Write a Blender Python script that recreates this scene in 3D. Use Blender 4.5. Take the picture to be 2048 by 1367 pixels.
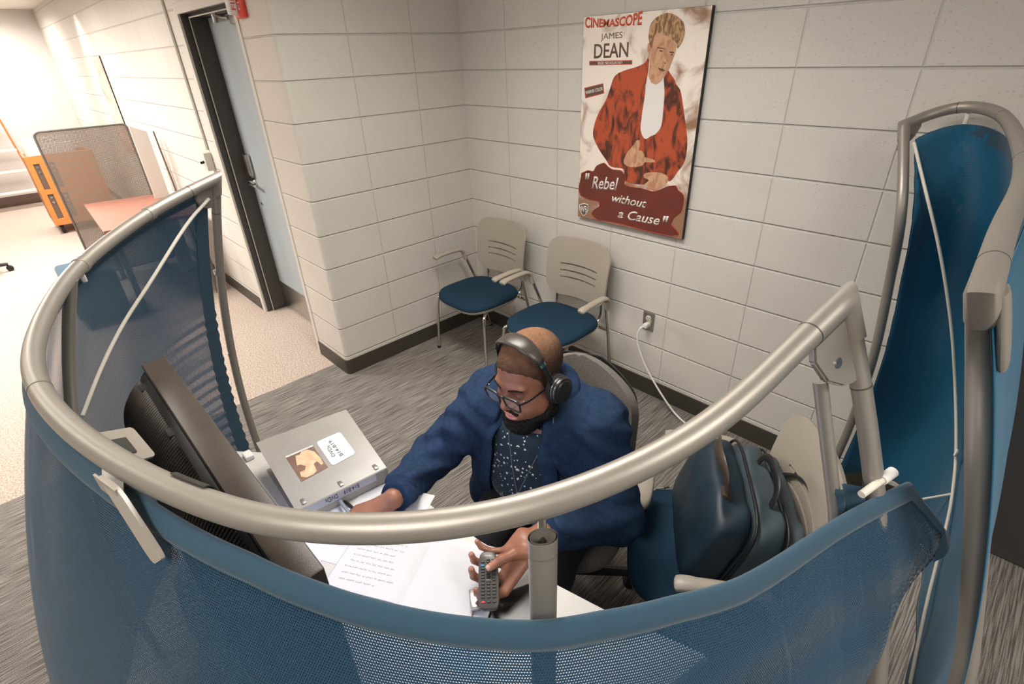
import bpy, bmesh, math, random
import numpy as np
from mathutils import Vector, Matrix, Euler

for _o in list(bpy.data.objects):
    bpy.data.objects.remove(_o, do_unlink=True)
SC = bpy.context.scene
COL = SC.collection
PI = math.pi
random.seed(7)

# ------------------------------------------------------------------ camera
cam_d = bpy.data.cameras.new('camera')
cam_o = bpy.data.objects.new('camera', cam_d)
COL.objects.link(cam_o)
CR, CU, CF = Vector((0.694820, 0.718378, -0.034026)), Vector((-0.332661, 0.362978, 0.870393)), Vector((-0.637622, 0.593447, -0.491180))
cam_o.matrix_world = Matrix(((CR.x, CU.x, -CF.x, 2.88793), (CR.y, CU.y, -CF.y, -2.35338), (CR.z, CU.z, -CF.z, 1.84970), (0, 0, 0, 1)))
cam_d.sensor_width = 36.0
cam_d.lens = 18.1004
cam_d.clip_start = 0.02
SC.camera = cam_o

# ------------------------------------------------------------------ view, world, big lights
SC.view_settings.view_transform = 'Standard'
SC.view_settings.look = 'None'
SC.view_settings.gamma = 1.0
SC.view_settings.use_curve_mapping = False
SC.view_settings.exposure = 0.0
CEIL = 2.62
wd = bpy.data.worlds.new('world')
SC.world = wd
wd.use_nodes = True
wd.node_tree.nodes['Background'].inputs[0].default_value = (1.0, 0.96, 0.9, 1)
wd.node_tree.nodes['Background'].inputs[1].default_value = 0.1


def area(name, loc, sx, sy, power, col=(1.0, 0.96, 0.905), rot=(0, 0, 0), spread=PI):
    d = bpy.data.lights.new(name, 'AREA')
    d.shape = 'RECTANGLE'
    d.size, d.size_y, d.energy, d.color, d.spread = sx, sy, power, col, spread
    o = bpy.data.objects.new(name, d)
    o.location, o.rotation_euler = loc, rot
    COL.objects.link(o)
    return o


# ceiling troffers: over the workstation, over the open floor in front, and along the bright hall on the left
LAMPS = [(1.45, -1.35, 1.15, 0.55, 20.5), (2.9, -3.3, 1.15, 0.55, 19), (-0.2, -3.7, 1.15, 0.55, 20),
         (-2.3, -2.9, 1.15, 0.55, 100), (-4.4, -2.6, 1.15, 0.55, 98), (-7.35, -2.05, 1.15, 0.55, 52),
         (4.2, -1.5, 1.15, 0.55, 24)]
for i, (x, y, sx, sy, p) in enumerate(LAMPS):
    area('troffer_light', (x, y, CEIL - 0.03), sx, sy, p, spread=math.radians(135 if x > -1 else 165))
for x in (-7.1, -5.15):          # wall-washer downlights by the hall wall
    d = bpy.data.lights.new('downlight', 'SPOT')
    d.energy, d.color, d.spot_size, d.spot_blend, d.shadow_soft_size = 60, (1.0, 0.93, 0.84), 1.5, 1.0, 0.08
    o = bpy.data.objects.new('downlight', d)
    o.location = (x, -1.38, CEIL - 0.04)
    COL.objects.link(o)

# ------------------------------------------------------------------ materials


def M(name, col, rough=0.6, metal=0.0, bump=0.0, bscale=200.0, var=0.0, vscale=8.0, spec=0.5, coat=0.0, sheen=0.0, emit=None, estr=0.0, trans=0.0):
    m = bpy.data.materials.new(name)
    m.use_nodes = True
    nt = m.node_tree
    b = nt.nodes['Principled BSDF']
    b.inputs['Base Color'].default_value = (*col, 1)
    b.inputs['Roughness'].default_value = rough
    b.inputs['Metallic'].default_value = metal
    b.inputs['Specular IOR Level'].default_value = spec
    b.inputs['Coat Weight'].default_value = coat
    b.inputs['Sheen Weight'].default_value = sheen
    b.inputs['Transmission Weight'].default_value = trans
    if emit:
        b.inputs['Emission Color'].default_value = (*emit, 1)
        b.inputs['Emission Strength'].default_value = estr
    tc = nt.nodes.new('ShaderNodeTexCoord')
    n2 = nt.nodes.new('ShaderNodeTexNoise')
    n2.inputs['Scale'].default_value = vscale
    n2.inputs['Detail'].default_value = 3
    nt.links.new(tc.outputs['Object'], n2.inputs['Vector'])
    mr = nt.nodes.new('ShaderNodeMapRange')
    mr.inputs['From Min'].default_value, mr.inputs['From Max'].default_value = 0.3, 0.7
    mr.inputs['To Min'].default_value, mr.inputs['To Max'].default_value = 1 - max(var, 0.02), 1 + max(var, 0.02)
    nt.links.new(n2.outputs['Fac'], mr.inputs['Value'])
    mx = nt.nodes.new('ShaderNodeVectorMath')
    mx.operation = 'SCALE'
    mx.inputs[0].default_value = col
    nt.links.new(mr.outputs[0], mx.inputs['Scale'])
    nt.links.new(mx.outputs[0], b.inputs['Base Color'])
    if bump:
        n = nt.nodes.new('ShaderNodeTexNoise')
        n.inputs['Scale'].default_value = bscale
        n.inputs['Detail'].default_value = 2
        nt.links.new(tc.outputs['Object'], n.inputs['Vector'])
        bp = nt.nodes.new('ShaderNodeBump')
        bp.inputs['Strength'].default_value = 0.6
        bp.inputs['Distance'].default_value = bump
        nt.links.new(n.outputs['Fac'], bp.inputs['Height'])
        nt.links.new(bp.outputs['Normal'], b.inputs['Normal'])
    return m


def mnode(nt, op, a, b=None, c=None):
    n = nt.nodes.new('ShaderNodeMath')
    n.operation = op
    for i, v in enumerate((a, b, c)):
        if v is None:
            continue
        if isinstance(v, (int, float)):
            n.inputs[i].default_value = v
        else:
            nt.links.new(v, n.inputs[i])
    return n.outputs[0]


def smooth(nt, v, a, b, lo=0.0, hi=1.0):
    n = nt.nodes.new('ShaderNodeMapRange')
    n.interpolation_type = 'SMOOTHSTEP'
    n.inputs['From Min'].default_value, n.inputs['From Max'].default_value = a, b
    n.inputs['To Min'].default_value, n.inputs['To Max'].default_value = lo, hi
    nt.links.new(v, n.inputs['Value'])
    return n.outputs[0]


def mixcol(nt, fac, a, b):
    n = nt.nodes.new('ShaderNodeMix')
    n.data_type = 'RGBA'
    nt.links.new(fac, n.inputs[0])
    for k, v in ((6, a), (7, b)):
        if isinstance(v, tuple):
            n.inputs[k].default_value = (*v, 1)
        else:
            nt.links.new(v, n.inputs[k])
    return n.outputs[2]


def block_mat(name, axis, off, col=(0.66, 0.625, 0.57), z0=1.9574):
    m = bpy.data.materials.new(name)
    m.use_nodes = True
    nt = m.node_tree
    b = nt.nodes['Principled BSDF']
    b.inputs['Roughness'].default_value = 0.55
    g = nt.nodes.new('ShaderNodeNewGeometry')
    s = nt.nodes.new('ShaderNodeSeparateXYZ')
    nt.links.new(g.outputs['Position'], s.inputs[0])

    def dist(o, of, w):
        f = mnode(nt, 'FRACT', mnode(nt, 'ADD', mnode(nt, 'MULTIPLY', mnode(nt, 'SUBTRACT', o, of), 1 / w), 0.5))
        return mnode(nt, 'MULTIPLY', mnode(nt, 'ABSOLUTE', mnode(nt, 'SUBTRACT', f, 0.5)), w)
    hu = smooth(nt, dist(s.outputs[axis], off, 0.4079), 0.0005, 0.0055)
    hz = smooth(nt, dist(s.outputs[2], z0, 0.2032), 0.001, 0.0065)
    hu2 = mnode(nt, 'ADD', mnode(nt, 'MULTIPLY', hu, 0.6), 0.4)
    h = mnode(nt, 'MINIMUM', hu2, hz)
    no = nt.nodes.new('ShaderNodeTexNoise')
    no.inputs['Scale'].default_value = 160
    no.inputs['Detail'].default_value = 3
    nt.links.new(g.outputs['Position'], no.inputs['Vector'])
    vo = nt.nodes.new('ShaderNodeTexNoise')
    vo.inputs['Scale'].default_value = 75
    vo.inputs['Detail'].default_value = 1
    nt.links.new(g.outputs['Position'], vo.inputs['Vector'])
    pits = smooth(nt, vo.outputs['Fac'], 0.30, 0.345)
    hh = mnode(nt, 'ADD', mnode(nt, 'MULTIPLY', h, 1.0), mnode(nt, 'ADD', mnode(nt, 'MULTIPLY', no.outputs['Fac'], 0.16), mnode(nt, 'MULTIPLY', pits, 0.22)))
    bp = nt.nodes.new('ShaderNodeBump')
    bp.inputs['Strength'].default_value = 0.9
    bp.inputs['Distance'].default_value = 0.0045
    nt.links.new(hh, bp.inputs['Height'])
    nt.links.new(bp.outputs['Normal'], b.inputs['Normal'])
    n3 = nt.nodes.new('ShaderNodeTexNoise')
    n3.inputs['Scale'].default_value = 2.2
    nt.links.new(g.outputs['Position'], n3.inputs['Vector'])
    c = mixcol(nt, smooth(nt, n3.outputs['Fac'], 0.3, 0.7), tuple(v * 0.97 for v in col), tuple(v * 1.03 for v in col))
    c = mixcol(nt, h, tuple(v * 0.86 for v in col), c)
    nt.links.new(c, b.inputs['Base Color'])
    return m


def carpet_mat(name, c0, c1, stripes):
    m = bpy.data.materials.new(name)
    m.use_nodes = True
    nt = m.node_tree
    b = nt.nodes['Principled BSDF']
    b.inputs['Roughness'].default_value = 0.95
    b.inputs['Specular IOR Level'].default_value = 0.1
    g = nt.nodes.new('ShaderNodeNewGeometry')
    mp = nt.nodes.new('ShaderNodeMapping')
    nt.links.new(g.outputs['Position'], mp.inputs['Vector'])
    n = nt.nodes.new('ShaderNodeTexNoise')
    n.inputs['Detail'].default_value = 3
    if stripes:
        mp.inputs['Scale'].default_value = (140, 3.4, 1)
        n.inputs['Scale'].default_value = 1.6
    else:
        n.inputs['Scale'].default_value = 110
    nt.links.new(mp.outputs[0], n.inputs['Vector'])
    n2 = nt.nodes.new('ShaderNodeTexNoise')
    n2.inputs['Scale'].default_value = 260
    nt.links.new(g.outputs['Position'], n2.inputs['Vector'])
    f = mnode(nt, 'ADD', mnode(nt, 'MULTIPLY', n.outputs['Fac'], 0.78), mnode(nt, 'MULTIPLY', n2.outputs['Fac'], 0.22))
    c = mixcol(nt, smooth(nt, f, 0.4, 0.6), c0, c1)
    nt.links.new(c, b.inputs['Base Color'])
    bp = nt.nodes.new('ShaderNodeBump')
    bp.inputs['Strength'].default_value = 0.7
    bp.inputs['Distance'].default_value = 0.004
    nt.links.new(f, bp.inputs['Height'])
    nt.links.new(bp.outputs['Normal'], b.inputs['Normal'])
    return m


def mesh_fabric(name, col, pitch, hole, blend=0.0):
    """knit screen cloth: opaque yarn with a regular grid of open holes (UV in metres)"""
    m = bpy.data.materials.new(name)
    m.use_nodes = True
    nt = m.node_tree
    b = nt.nodes['Principled BSDF']
    b.inputs['Base Color'].default_value = (*col, 1)
    b.inputs['Roughness'].default_value = 0.75
    b.inputs['Sheen Weight'].default_value = 0.25
    out = nt.nodes['Material Output']
    uv = nt.nodes.new('ShaderNodeUVMap')
    s = nt.nodes.new('ShaderNodeSeparateXYZ')
    nt.links.new(uv.outputs[0], s.inputs[0])
    v = mnode(nt, 'MULTIPLY', s.outputs[1], 1 / pitch)
    row = mnode(nt, 'FLOOR', v)
    par = mnode(nt, 'MULTIPLY', mnode(nt, 'FRACT', mnode(nt, 'MULTIPLY', row, 0.5)), 1.0)
    u = mnode(nt, 'ADD', mnode(nt, 'MULTIPLY', s.outputs[0], 1 / pitch), par)
    du = mnode(nt, 'SUBTRACT', mnode(nt, 'FRACT', u), 0.5)
    dv = mnode(nt, 'SUBTRACT', mnode(nt, 'FRACT', v), 0.5)
    d = mnode(nt, 'SQRT', mnode(nt, 'ADD', mnode(nt, 'MULTIPLY', du, du), mnode(nt, 'MULTIPLY', dv, dv)))
    hole_f = mnode(nt, 'LESS_THAN', d, hole)
    tr = nt.nodes.new('ShaderNodeBsdfTransparent')
    tl = nt.nodes.new('ShaderNodeBsdfTranslucent')
    tl.inputs[0].default_value = (*[min(1, x * 1.6) for x in col], 1)
    m1 = nt.nodes.new('ShaderNodeMixShader')
    m1.inputs[0].default_value = 0.25
    nt.links.new(b.outputs[0], m1.inputs[1])
    nt.links.new(tl.outputs[0], m1.inputs[2])
    ms = nt.nodes.new('ShaderNodeMixShader')
    nt.links.new(hole_f, ms.inputs[0])
    nt.links.new(m1.outputs[0], ms.inputs[1])
    nt.links.new(tr.outputs[0], ms.inputs[2])
    nt.links.new(ms.outputs[0], out.inputs['Surface'])
    return m


def attr_mat(name, rough=0.5, bump=0.0, bscale=300, spec=0.4, sss=0.0, var=0.06):
    m = M(name, (0.5, 0.5, 0.5), rough, bump=bump, bscale=bscale, spec=spec)
    nt = m.node_tree
    b = nt.nodes['Principled BSDF']
    a = nt.nodes.new('ShaderNodeAttribute')
    a.attribute_name = 'Col'
    n = nt.nodes.new('ShaderNodeTexNoise')
    n.inputs['Scale'].default_value = 60
    tc = nt.nodes.new('ShaderNodeTexCoord')
    nt.links.new(tc.outputs['Object'], n.inputs['Vector'])
    vm = nt.nodes.new('ShaderNodeVectorMath')
    vm.operation = 'SCALE'
    nt.links.new(a.outputs['Color'], vm.inputs[0])
    nt.links.new(smooth(nt, n.outputs['Fac'], 0.3, 0.7, 1 - var, 1 + var), vm.inputs['Scale'])
    nt.links.new(vm.outputs[0], b.inputs['Base Color'])
    if sss:
        b.inputs['Subsurface Weight'].default_value = sss
        b.inputs['Subsurface Radius'].default_value = (0.012, 0.005, 0.003)
        b.inputs['Subsurface Scale'].default_value = 0.4
    return m


def dots_mat(name, base, dot, scale):
    m = M(name, base, 0.8, sheen=0.1)
    nt = m.node_tree
    b = nt.nodes['Principled BSDF']
    tc = nt.nodes.new('ShaderNodeTexCoord')
    v = nt.nodes.new('ShaderNodeTexVoronoi')
    v.inputs['Scale'].default_value = scale
    nt.links.new(tc.outputs['Object'], v.inputs['Vector'])
    sc = nt.nodes.new('ShaderNodeSeparateColor')
    nt.links.new(v.outputs['Color'], sc.inputs[0])
    thr = mnode(nt, 'ADD', mnode(nt, 'MULTIPLY', sc.outputs[0], 0.14), 0.14)
    f = mnode(nt, 'LESS_THAN', v.outputs['Distance'], thr)
    nt.links.new(mixcol(nt, f, base, dot), b.inputs['Base Color'])
    return m


MT = {
    'wall_back': block_mat('painted_block_back', 0, 1.214),
    'wall_col': block_mat('painted_block_column', 1, -0.3624, (0.655, 0.61, 0.545)),
    'wall_hall': block_mat('painted_block_hall', 0, -0.165),
    'plaster': M('far_wall_paint', (0.66, 0.63, 0.6), 0.7, bump=0.0008, bscale=90),
    'ceiling': M('ceiling_tile', (0.72, 0.69, 0.64), 0.9, bump=0.002, bscale=120),
    'carpet': carpet_mat('grey_striped_carpet', (0.105, 0.094, 0.084), (0.285, 0.258, 0.232), True),
    'carpet_tan': carpet_mat('tan_carpet', (0.36, 0.285, 0.235), (0.56, 0.47, 0.41), False),
    'base': M('vinyl_base', (0.052, 0.044, 0.034), 0.45),
    'base_brown': M('vinyl_base_brown', (0.12, 0.08, 0.065), 0.5),
    'alu': M('satin_aluminium_paint', (0.36, 0.33, 0.29), 0.44, 0.55, var=0.02, bump=0.0001, bscale=900),
    'alu_dark': M('satin_aluminium_seam', (0.1, 0.09, 0.08), 0.5, 0.3),
    'velcro': M('olive_grey_velcro', (0.045, 0.043, 0.033), 0.95, bump=0.001, bscale=500),
    'rod': M('cream_fibreglass_rod', (0.70, 0.65, 0.56), 0.4),
    'fab': mesh_fabric('blue_mesh_cloth', (0.010, 0.064, 0.125), 0.0034, 0.35),
    'fab_r': mesh_fabric('blue_mesh_cloth_tight', (0.003, 0.125, 0.235), 0.0034, 0.14),
    'hem': M('blue_hem_cloth', (0.018, 0.060, 0.098), 0.8, bump=0.0006, bscale=600, sheen=0.2),
    'chrome': M('chrome', (0.72, 0.70, 0.67), 0.12, 1.0),
    'plastic': M('warm_grey_plastic', (0.385, 0.335, 0.275), 0.42),
    'seat': M('navy_upholstery', (0.010, 0.034, 0.062), 0.95, bump=0.0006, bscale=900, var=0.15, vscale=300, spec=0.25),
    'black': M('black_plastic', (0.012, 0.012, 0.012), 0.4),
    'blackrub': M('black_rubber', (0.012, 0.012, 0.012), 0.8),
    'desk': M('white_laminate', (0.57, 0.545, 0.50), 0.4),
    'deskedge': M('grey_edge_band', (0.42, 0.40, 0.36), 0.5),
    'tv': M('brown_black_plastic', (0.050, 0.037, 0.028), 0.42, bump=0.0003, bscale=700, var=0.12, vscale=30),
    'tvback': M('tv_vent_plastic', (0.014, 0.013, 0.012), 0.45),
    'screen': M('lit_screen', (0.02, 0.02, 0.03), 0.15, emit=(0.55, 0.6, 0.9), estr=2.2),
    'paper': M('paper', (0.64, 0.63, 0.625), 0.85),
    'ink': M('ink', (0.17, 0.17, 0.20), 0.6),
    'inkdark': M('print_black', (0.02, 0.02, 0.02), 0.6),
    'binder': M('frosted_grey_poly', (0.30, 0.28, 0.245), 0.25, var=0.05, vscale=12),
    'binder_in': M('binder_inner_grey', (0.20, 0.19, 0.17), 0.4),  # even darker grey of the disc pages inside the binder
    'steel': M('brushed_steel', (0.55, 0.53, 0.50), 0.3, 1.0),
    'frame': M('dark_grey_frame', (0.068, 0.060, 0.054), 0.45),
    'door': M('blue_grey_door', (0.40, 0.445, 0.475), 0.38, var=0.03, vscale=3),
    'darkdoor': M('charcoal_door', (0.055, 0.052, 0.052), 0.5),
    'creampaint': M('cream_paint', (0.63, 0.60, 0.54), 0.5),
    'red': M('alarm_red', (0.70, 0.055, 0.03), 0.35),
    'white': M('white_plastic', (0.78, 0.76, 0.72), 0.4),
    'task': M('grey_task_fabric', (0.155, 0.135, 0.122), 0.95, bump=0.0012, bscale=700, var=0.25, vscale=260),
    'bag': M('slate_nylon', (0.050, 0.072, 0.086), 0.5, bump=0.0006, bscale=900, var=0.25, vscale=14),
    'bag2': M('blue_black_nylon', (0.013, 0.027, 0.042), 0.45, bump=0.0006, bscale=900, var=0.3, vscale=12),
    'bagblk': M('black_webbing', (0.010, 0.010, 0.011), 0.4, bump=0.0006, bscale=700),
    'leather': M('brown_leather', (0.055, 0.038, 0.028), 0.4, bump=0.0005, bscale=300),
    'cardigan': M('navy_knit', (0.017, 0.034, 0.073), 0.95, bump=0.0014, bscale=420, var=0.2, vscale=70, spec=0.15),
    'cuff': M('navy_rib', (0.012, 0.026, 0.060), 0.95, bump=0.002, bscale=300, spec=0.15),
    'shirt': dots_mat('navy_shirt_white_dots', (0.005, 0.018, 0.034), (0.62, 0.64, 0.66), 70),
    'trousers': M('black_cloth', (0.009, 0.009, 0.012), 0.9, bump=0.001, bscale=300),
    'skin': attr_mat('skin', 0.42, 0.0004, 420, 0.45, 0.12),
    'hair': attr_mat('cropped_hair', 0.85, 0.0012, 900, 0.15, var=0.12),
    'beard': M('black_beard', (0.010, 0.008, 0.007), 0.75, bump=0.004, bscale=500, spec=0.25),
    'padleather': M('headphone_leather', (0.050, 0.040, 0.032), 0.33, bump=0.0003, bscale=500),
    'ivory': M('ivory_plastic', (0.70, 0.64, 0.50), 0.4),
    'yellow': M('yellow_cart', (0.52, 0.195, 0.045), 0.5),
    'orange': M('orange_fibreglass', (0.85, 0.16, 0.04), 0.5),
    'brownboard': M('terracotta_laminate', (0.36, 0.155, 0.11), 0.55),
    'divider': mesh_fabric('grey_mesh_net', (0.15, 0.122, 0.10), 0.010, 0.22),
    'divframe': M('divider_frame', (0.12, 0.105, 0.09), 0.5),
    'board': M('pale_grey_board', (0.62, 0.57, 0.52), 0.5),
    'lens': M('troffer_lens', (0.9, 0.9, 0.85), 0.4, emit=(1.0, 0.95, 0.86), estr=9.0),
    'glass': None,
}
g = M('clear_acrylic', (0.92, 0.90, 0.86), 0.08, trans=0.0)
MT['acrylic'] = M('frosted_acrylic', (0.35, 0.31, 0.265), 0.25)


def thin_glass(name, tint, mix):
    m = bpy.data.materials.new(name)
    m.use_nodes = True
    nt = m.node_tree
    b = nt.nodes['Principled BSDF']
    b.inputs['Base Color'].default_value = (*tint, 1)
    b.inputs['Roughness'].default_value = 0.06
    tr = nt.nodes.new('ShaderNodeBsdfTransparent')
    ms = nt.nodes.new('ShaderNodeMixShader')
    ms.inputs[0].default_value = mix
    nt.links.new(b.outputs[0], ms.inputs[1])
    nt.links.new(tr.outputs[0], ms.inputs[2])
    nt.links.new(ms.outputs[0], nt.nodes['Material Output'].inputs['Surface'])
    return m


MT['glass'] = thin_glass('spectacle_lens', (0.75, 0.72, 0.78), 0.88)

# ------------------------------------------------------------------ object helpers
MW = {}


def tag(o, label, cat, group=None, kind=None):
    if label:
        o['label'] = label
    if cat:
        o['category'] = cat
    if group:
        o['group'] = group
    if kind:
        o['kind'] = kind
    return o


def thing(name, label, cat, loc=(0, 0, 0), rotz=0.0, group=None):
    o = bpy.data.objects.new(name, None)
    o.empty_display_size = 0.05
    COL.objects.link(o)
    o.location = loc
    o.rotation_euler = (0, 0, rotz)
    MW[o.name] = Matrix.Translation(loc) @ Matrix.Rotation(rotz, 4, 'Z')
    return tag(o, label, cat, group)


def obj(name, bm, mat, parent=None, world=True, smooth_angle=35, sub=0, label=None, kind=None):
    """link a bmesh as one mesh object; world=True: coordinates are world, moved into the parent's space"""
    me = bpy.data.meshes.new(name)
    if parent is not None and world:
        bm.transform(MW[parent.name].inverted())
    bmesh.ops.recalc_face_normals(bm, faces=bm.faces[:])
    bm.to_mesh(me)
    bm.free()
    if smooth_angle:
        me.polygons.foreach_set('use_smooth', [True] * len(me.polygons))
        me.set_sharp_from_angle(angle=math.radians(smooth_angle))
    me.materials.append(MT[mat] if isinstance(mat, str) else mat)
    o = bpy.data.objects.new(name, me)
    COL.objects.link(o)
    if parent is not None:
        o.parent = parent
        MW[o.name] = MW[parent.name]
    else:
        MW[o.name] = Matrix.Identity(4)
    if sub:
        md = o.modifiers.new('sub', 'SUBSURF')
        md.levels = md.render_levels = sub
    if label:
        o['label'] = label
    if kind:
        o['kind'] = kind
    return o


def struct(name, bm, mat, parent=None, **k):
    return obj(name, bm, mat, parent, kind=None if parent else 'structure', **k)


def dup(root, loc, rotz, label, group=None):
    r = root.copy()
    COL.objects.link(r)
    r.location = loc
    r.rotation_euler = (0, 0, rotz)
    tag(r, label, None, group)
    for ch in list(root.children):
        c = ch.copy()
        COL.objects.link(c)
        c.parent = r
        for gch in list(ch.children):
            d = gch.copy()
            COL.objects.link(d)
            d.parent = c
    return r


# ------------------------------------------------------------------ shape helpers
def BM():
    return bmesh.new()


def box(bm, lo, hi, bev=0.0, mat=None, seg=2):
    vs = [bm.verts.new((x, y, z)) for x in (lo[0], hi[0]) for y in (lo[1], hi[1]) for z in (lo[2], hi[2])]
    fs = [bm.faces.new([vs[i] for i in f]) for f in ((0, 1, 3, 2), (4, 6, 7, 5), (0, 4, 5, 1), (2, 3, 7, 6), (0, 2, 6, 4), (1, 5, 7, 3))]
    if bev:
        es = list({e for f in fs for e in f.edges})
        r = bmesh.ops.bevel(bm, geom=es, offset=bev, segments=seg, affect='EDGES', profile=0.5)
        vs = list({v for f in r['faces'] for v in f.verts} | {v for v in vs if v.is_valid})
    if mat is not None:
        vv = set()
        stack = [v for v in vs if v.is_valid]
        for v in stack:
            vv.add(v)
        bmesh.ops.transform(bm, matrix=mat, verts=list(vv))
    return bm


def prism(bm, pts, ext):
    """polygon (list of 3-D points) extruded along vector ext"""
    ext = Vector(ext)
    a = [bm.verts.new(p) for p in pts]
    b = [bm.verts.new(Vector(p) + ext) for p in pts]
    bm.faces.new(a)
    bm.faces.new(b[::-1])
    n = len(a)
    for i in range(n):
        bm.faces.new((a[i], b[i], b[(i + 1) % n], a[(i + 1) % n]))
    return bm


def spl(P, n):
    P = [Vector(p) for p in P]
    P = [P[0] * 2 - P[1]] + P + [P[-1] * 2 - P[-2]]
    m = len(P) - 3
    out = []
    for k in range(n + 1):
        s = k / n * m
        i = min(int(s), m - 1)
        f = s - i
        p0, p1, p2, p3 = P[i:i + 4]
        out.append(0.5 * ((2 * p1) + (p2 - p0) * f + (2 * p0 - 5 * p1 + 4 * p2 - p3) * f * f + (3 * p1 - p0 - 3 * p2 + p3) * f ** 3))
    return out


def tube(bm, pts, r, sides=12, caps=True, flat=None, up=(0, 0, 1), cap_round=False):
    """swept tube; r scalar or list; flat=(a,b) factors for an oval section (a along 'side', b along 'up')"""
    P = [Vector(p) for p in pts]
    n = len(P)
    R = list(r) if hasattr(r, '__len__') else [r] * n
    T = []
    for i in range(n):
        a, b = P[max(0, i - 1)], P[min(n - 1, i + 1)]
        t = (b - a)
        T.append(t.normalized() if t.length > 1e-9 else Vector((0, 0, 1)))
    upv = Vector(up)
    s = T[0].cross(upv)
    if s.length < 0.05:
        s = T[0].cross(Vector((1, 0, 0.3)))
    s.normalize()
    rings = []
    for i in range(n):
        if flat:
            s2 = T[i].cross(upv)
            if s2.length > 0.05:
                s = s2.normalized()
        s = (s - T[i] * s.dot(T[i])).normalized()
        w = s.cross(T[i]).normalized()
        fa, fb = flat if flat else (1, 1)
        rings.append([bm.verts.new(P[i] + (s * math.cos(q) * fa + w * math.sin(q) * fb) * R[i]) for q in [2 * PI * k / sides for k in range(sides)]])
    for i in range(n - 1):
        for k in range(sides):
            bm.faces.new((rings[i][k], rings[i][(k + 1) % sides], rings[i + 1][(k + 1) % sides], rings[i + 1][k]))
    if caps:
        bm.faces.new(rings[0][::-1])
        bm.faces.new(rings[-1])
    return bm


def lathe(bm, prof, sides=24, mat=None):
    rings = []
    vs = []
    for (r, z) in prof:
        if r < 1e-6:
            ring = [bm.verts.new((0, 0, z))]
        else:
            ring = [bm.verts.new((r * math.cos(2 * PI * k / sides), r * math.sin(2 * PI * k / sides), z)) for k in range(sides)]
        rings.append(ring)
        vs += ring
    for a, b in zip(rings[:-1], rings[1:]):
        for k in range(sides):
            k2 = (k + 1) % sides
            f = [a[k % len(a)], a[k2 % len(a)], b[k2 % len(b)], b[k % len(b)]]
            f = list(dict.fromkeys(f))
            if len(f) > 2:
                bm.faces.new(f)
    if len(rings[0]) > 1:
        bm.faces.new(rings[0][::-1])
    if len(rings[-1]) > 1:
        bm.faces.new(rings[-1])
    if mat is not None:
        bmesh.ops.transform(bm, matrix=mat, verts=vs)
    return bm


def sheet(bm, fn, us, vs, th=0.0, mask=None, uv=None):
    """surface patch fn(u,v) with real thickness th along its normal; mask(i,j)->True leaves a cell open"""
    nu, nv = len(us), len(vs)
    P = [[Vector(fn(u, v)) for v in vs] for u in us]
    N = [[None] * nv for _ in range(nu)]
    for i in range(nu):
        for j in range(nv):
            a = P[min(i + 1, nu - 1)][j] - P[max(i - 1, 0)][j]
            b = P[i][min(j + 1, nv - 1)] - P[i][max(j - 1, 0)]
            n = a.cross(b)
            N[i][j] = n.normalized() if n.length > 1e-12 else Vector((0, 0, 1))
    lay = bm.loops.layers.uv.verify() if uv else None
    A = [[bm.verts.new(P[i][j]) for j in range(nv)] for i in range(nu)]
    B = [[bm.verts.new(P[i][j] - N[i][j] * th) for j in range(nv)] for i in range(nu)] if th else None

    def setuv(f, ids):
        if lay:
            for lp, (i, j) in zip(f.loops, ids):
                lp[lay].uv = uv(us[i], vs[j])
    open_ = lambda i, j: i < 0 or j < 0 or i >= nu - 1 or j >= nv - 1 or (mask and mask(i, j))
    for i in range(nu - 1):
        for j in range(nv - 1):
            if open_(i, j):
                continue
            ids = ((i, j), (i + 1, j), (i + 1, j + 1), (i, j + 1))
            setuv(bm.faces.new([A[a][b] for a, b in ids]), ids)
            if th:
                setuv(bm.faces.new([B[a][b] for a, b in ids[::-1]]), ids[::-1])
                for (di, dj, e) in ((0, -1, ((i, j), (i + 1, j))), (1, 0, ((i + 1, j), (i + 1, j + 1))), (0, 1, ((i + 1, j + 1), (i, j + 1))), (-1, 0, ((i, j + 1), (i, j)))):
                    if open_(i + di, j + dj):
                        (a, b), (c, d) = e
                        f = bm.faces.new((A[c][d], A[a][b], B[a][b], B[c][d]))
                        setuv(f, ((c, d), (a, b), (a, b), (c, d)))
    return bm


def loft(bm, outline, levels, zf=lambda x, y: 0.0, c=(0, 0)):
    """closed outline (2-D) stacked through levels (scale, z); ends closed; zf bends it"""
    rings = []
    for s, z in levels:
        rings.append([bm.verts.new((c[0] + (x - c[0]) * s, c[1] + (y - c[1]) * s, z + zf(c[0] + (x - c[0]) * s, c[1] + (y - c[1]) * s))) for x, y in outline])
    n = len(outline)
    for a, b in zip(rings[:-1], rings[1:]):
        for k in range(n):
            bm.faces.new((a[k], a[(k + 1) % n], b[(k + 1) % n], b[k]))
    bm.faces.new(rings[0][::-1])
    bm.faces.new(rings[-1])
    return bm


def squircle(hx, hy, p=4.0, n=48):
    out = []
    for k in range(n):
        t = 2 * PI * k / n
        cx, sx = math.cos(t), math.sin(t)
        out.append((hx * math.copysign(abs(cx) ** (2 / p), cx), hy * math.copysign(abs(sx) ** (2 / p), sx)))
    return out


def frame(o, x, y, z):
    """matrix from origin and three axes"""
    x, y, z = Vector(x), Vector(y), Vector(z)
    return Matrix(((x.x, y.x, z.x, o[0]), (x.y, y.y, z.y, o[1]), (x.z, y.z, z.z, o[2]), (0, 0, 0, 1)))


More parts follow.
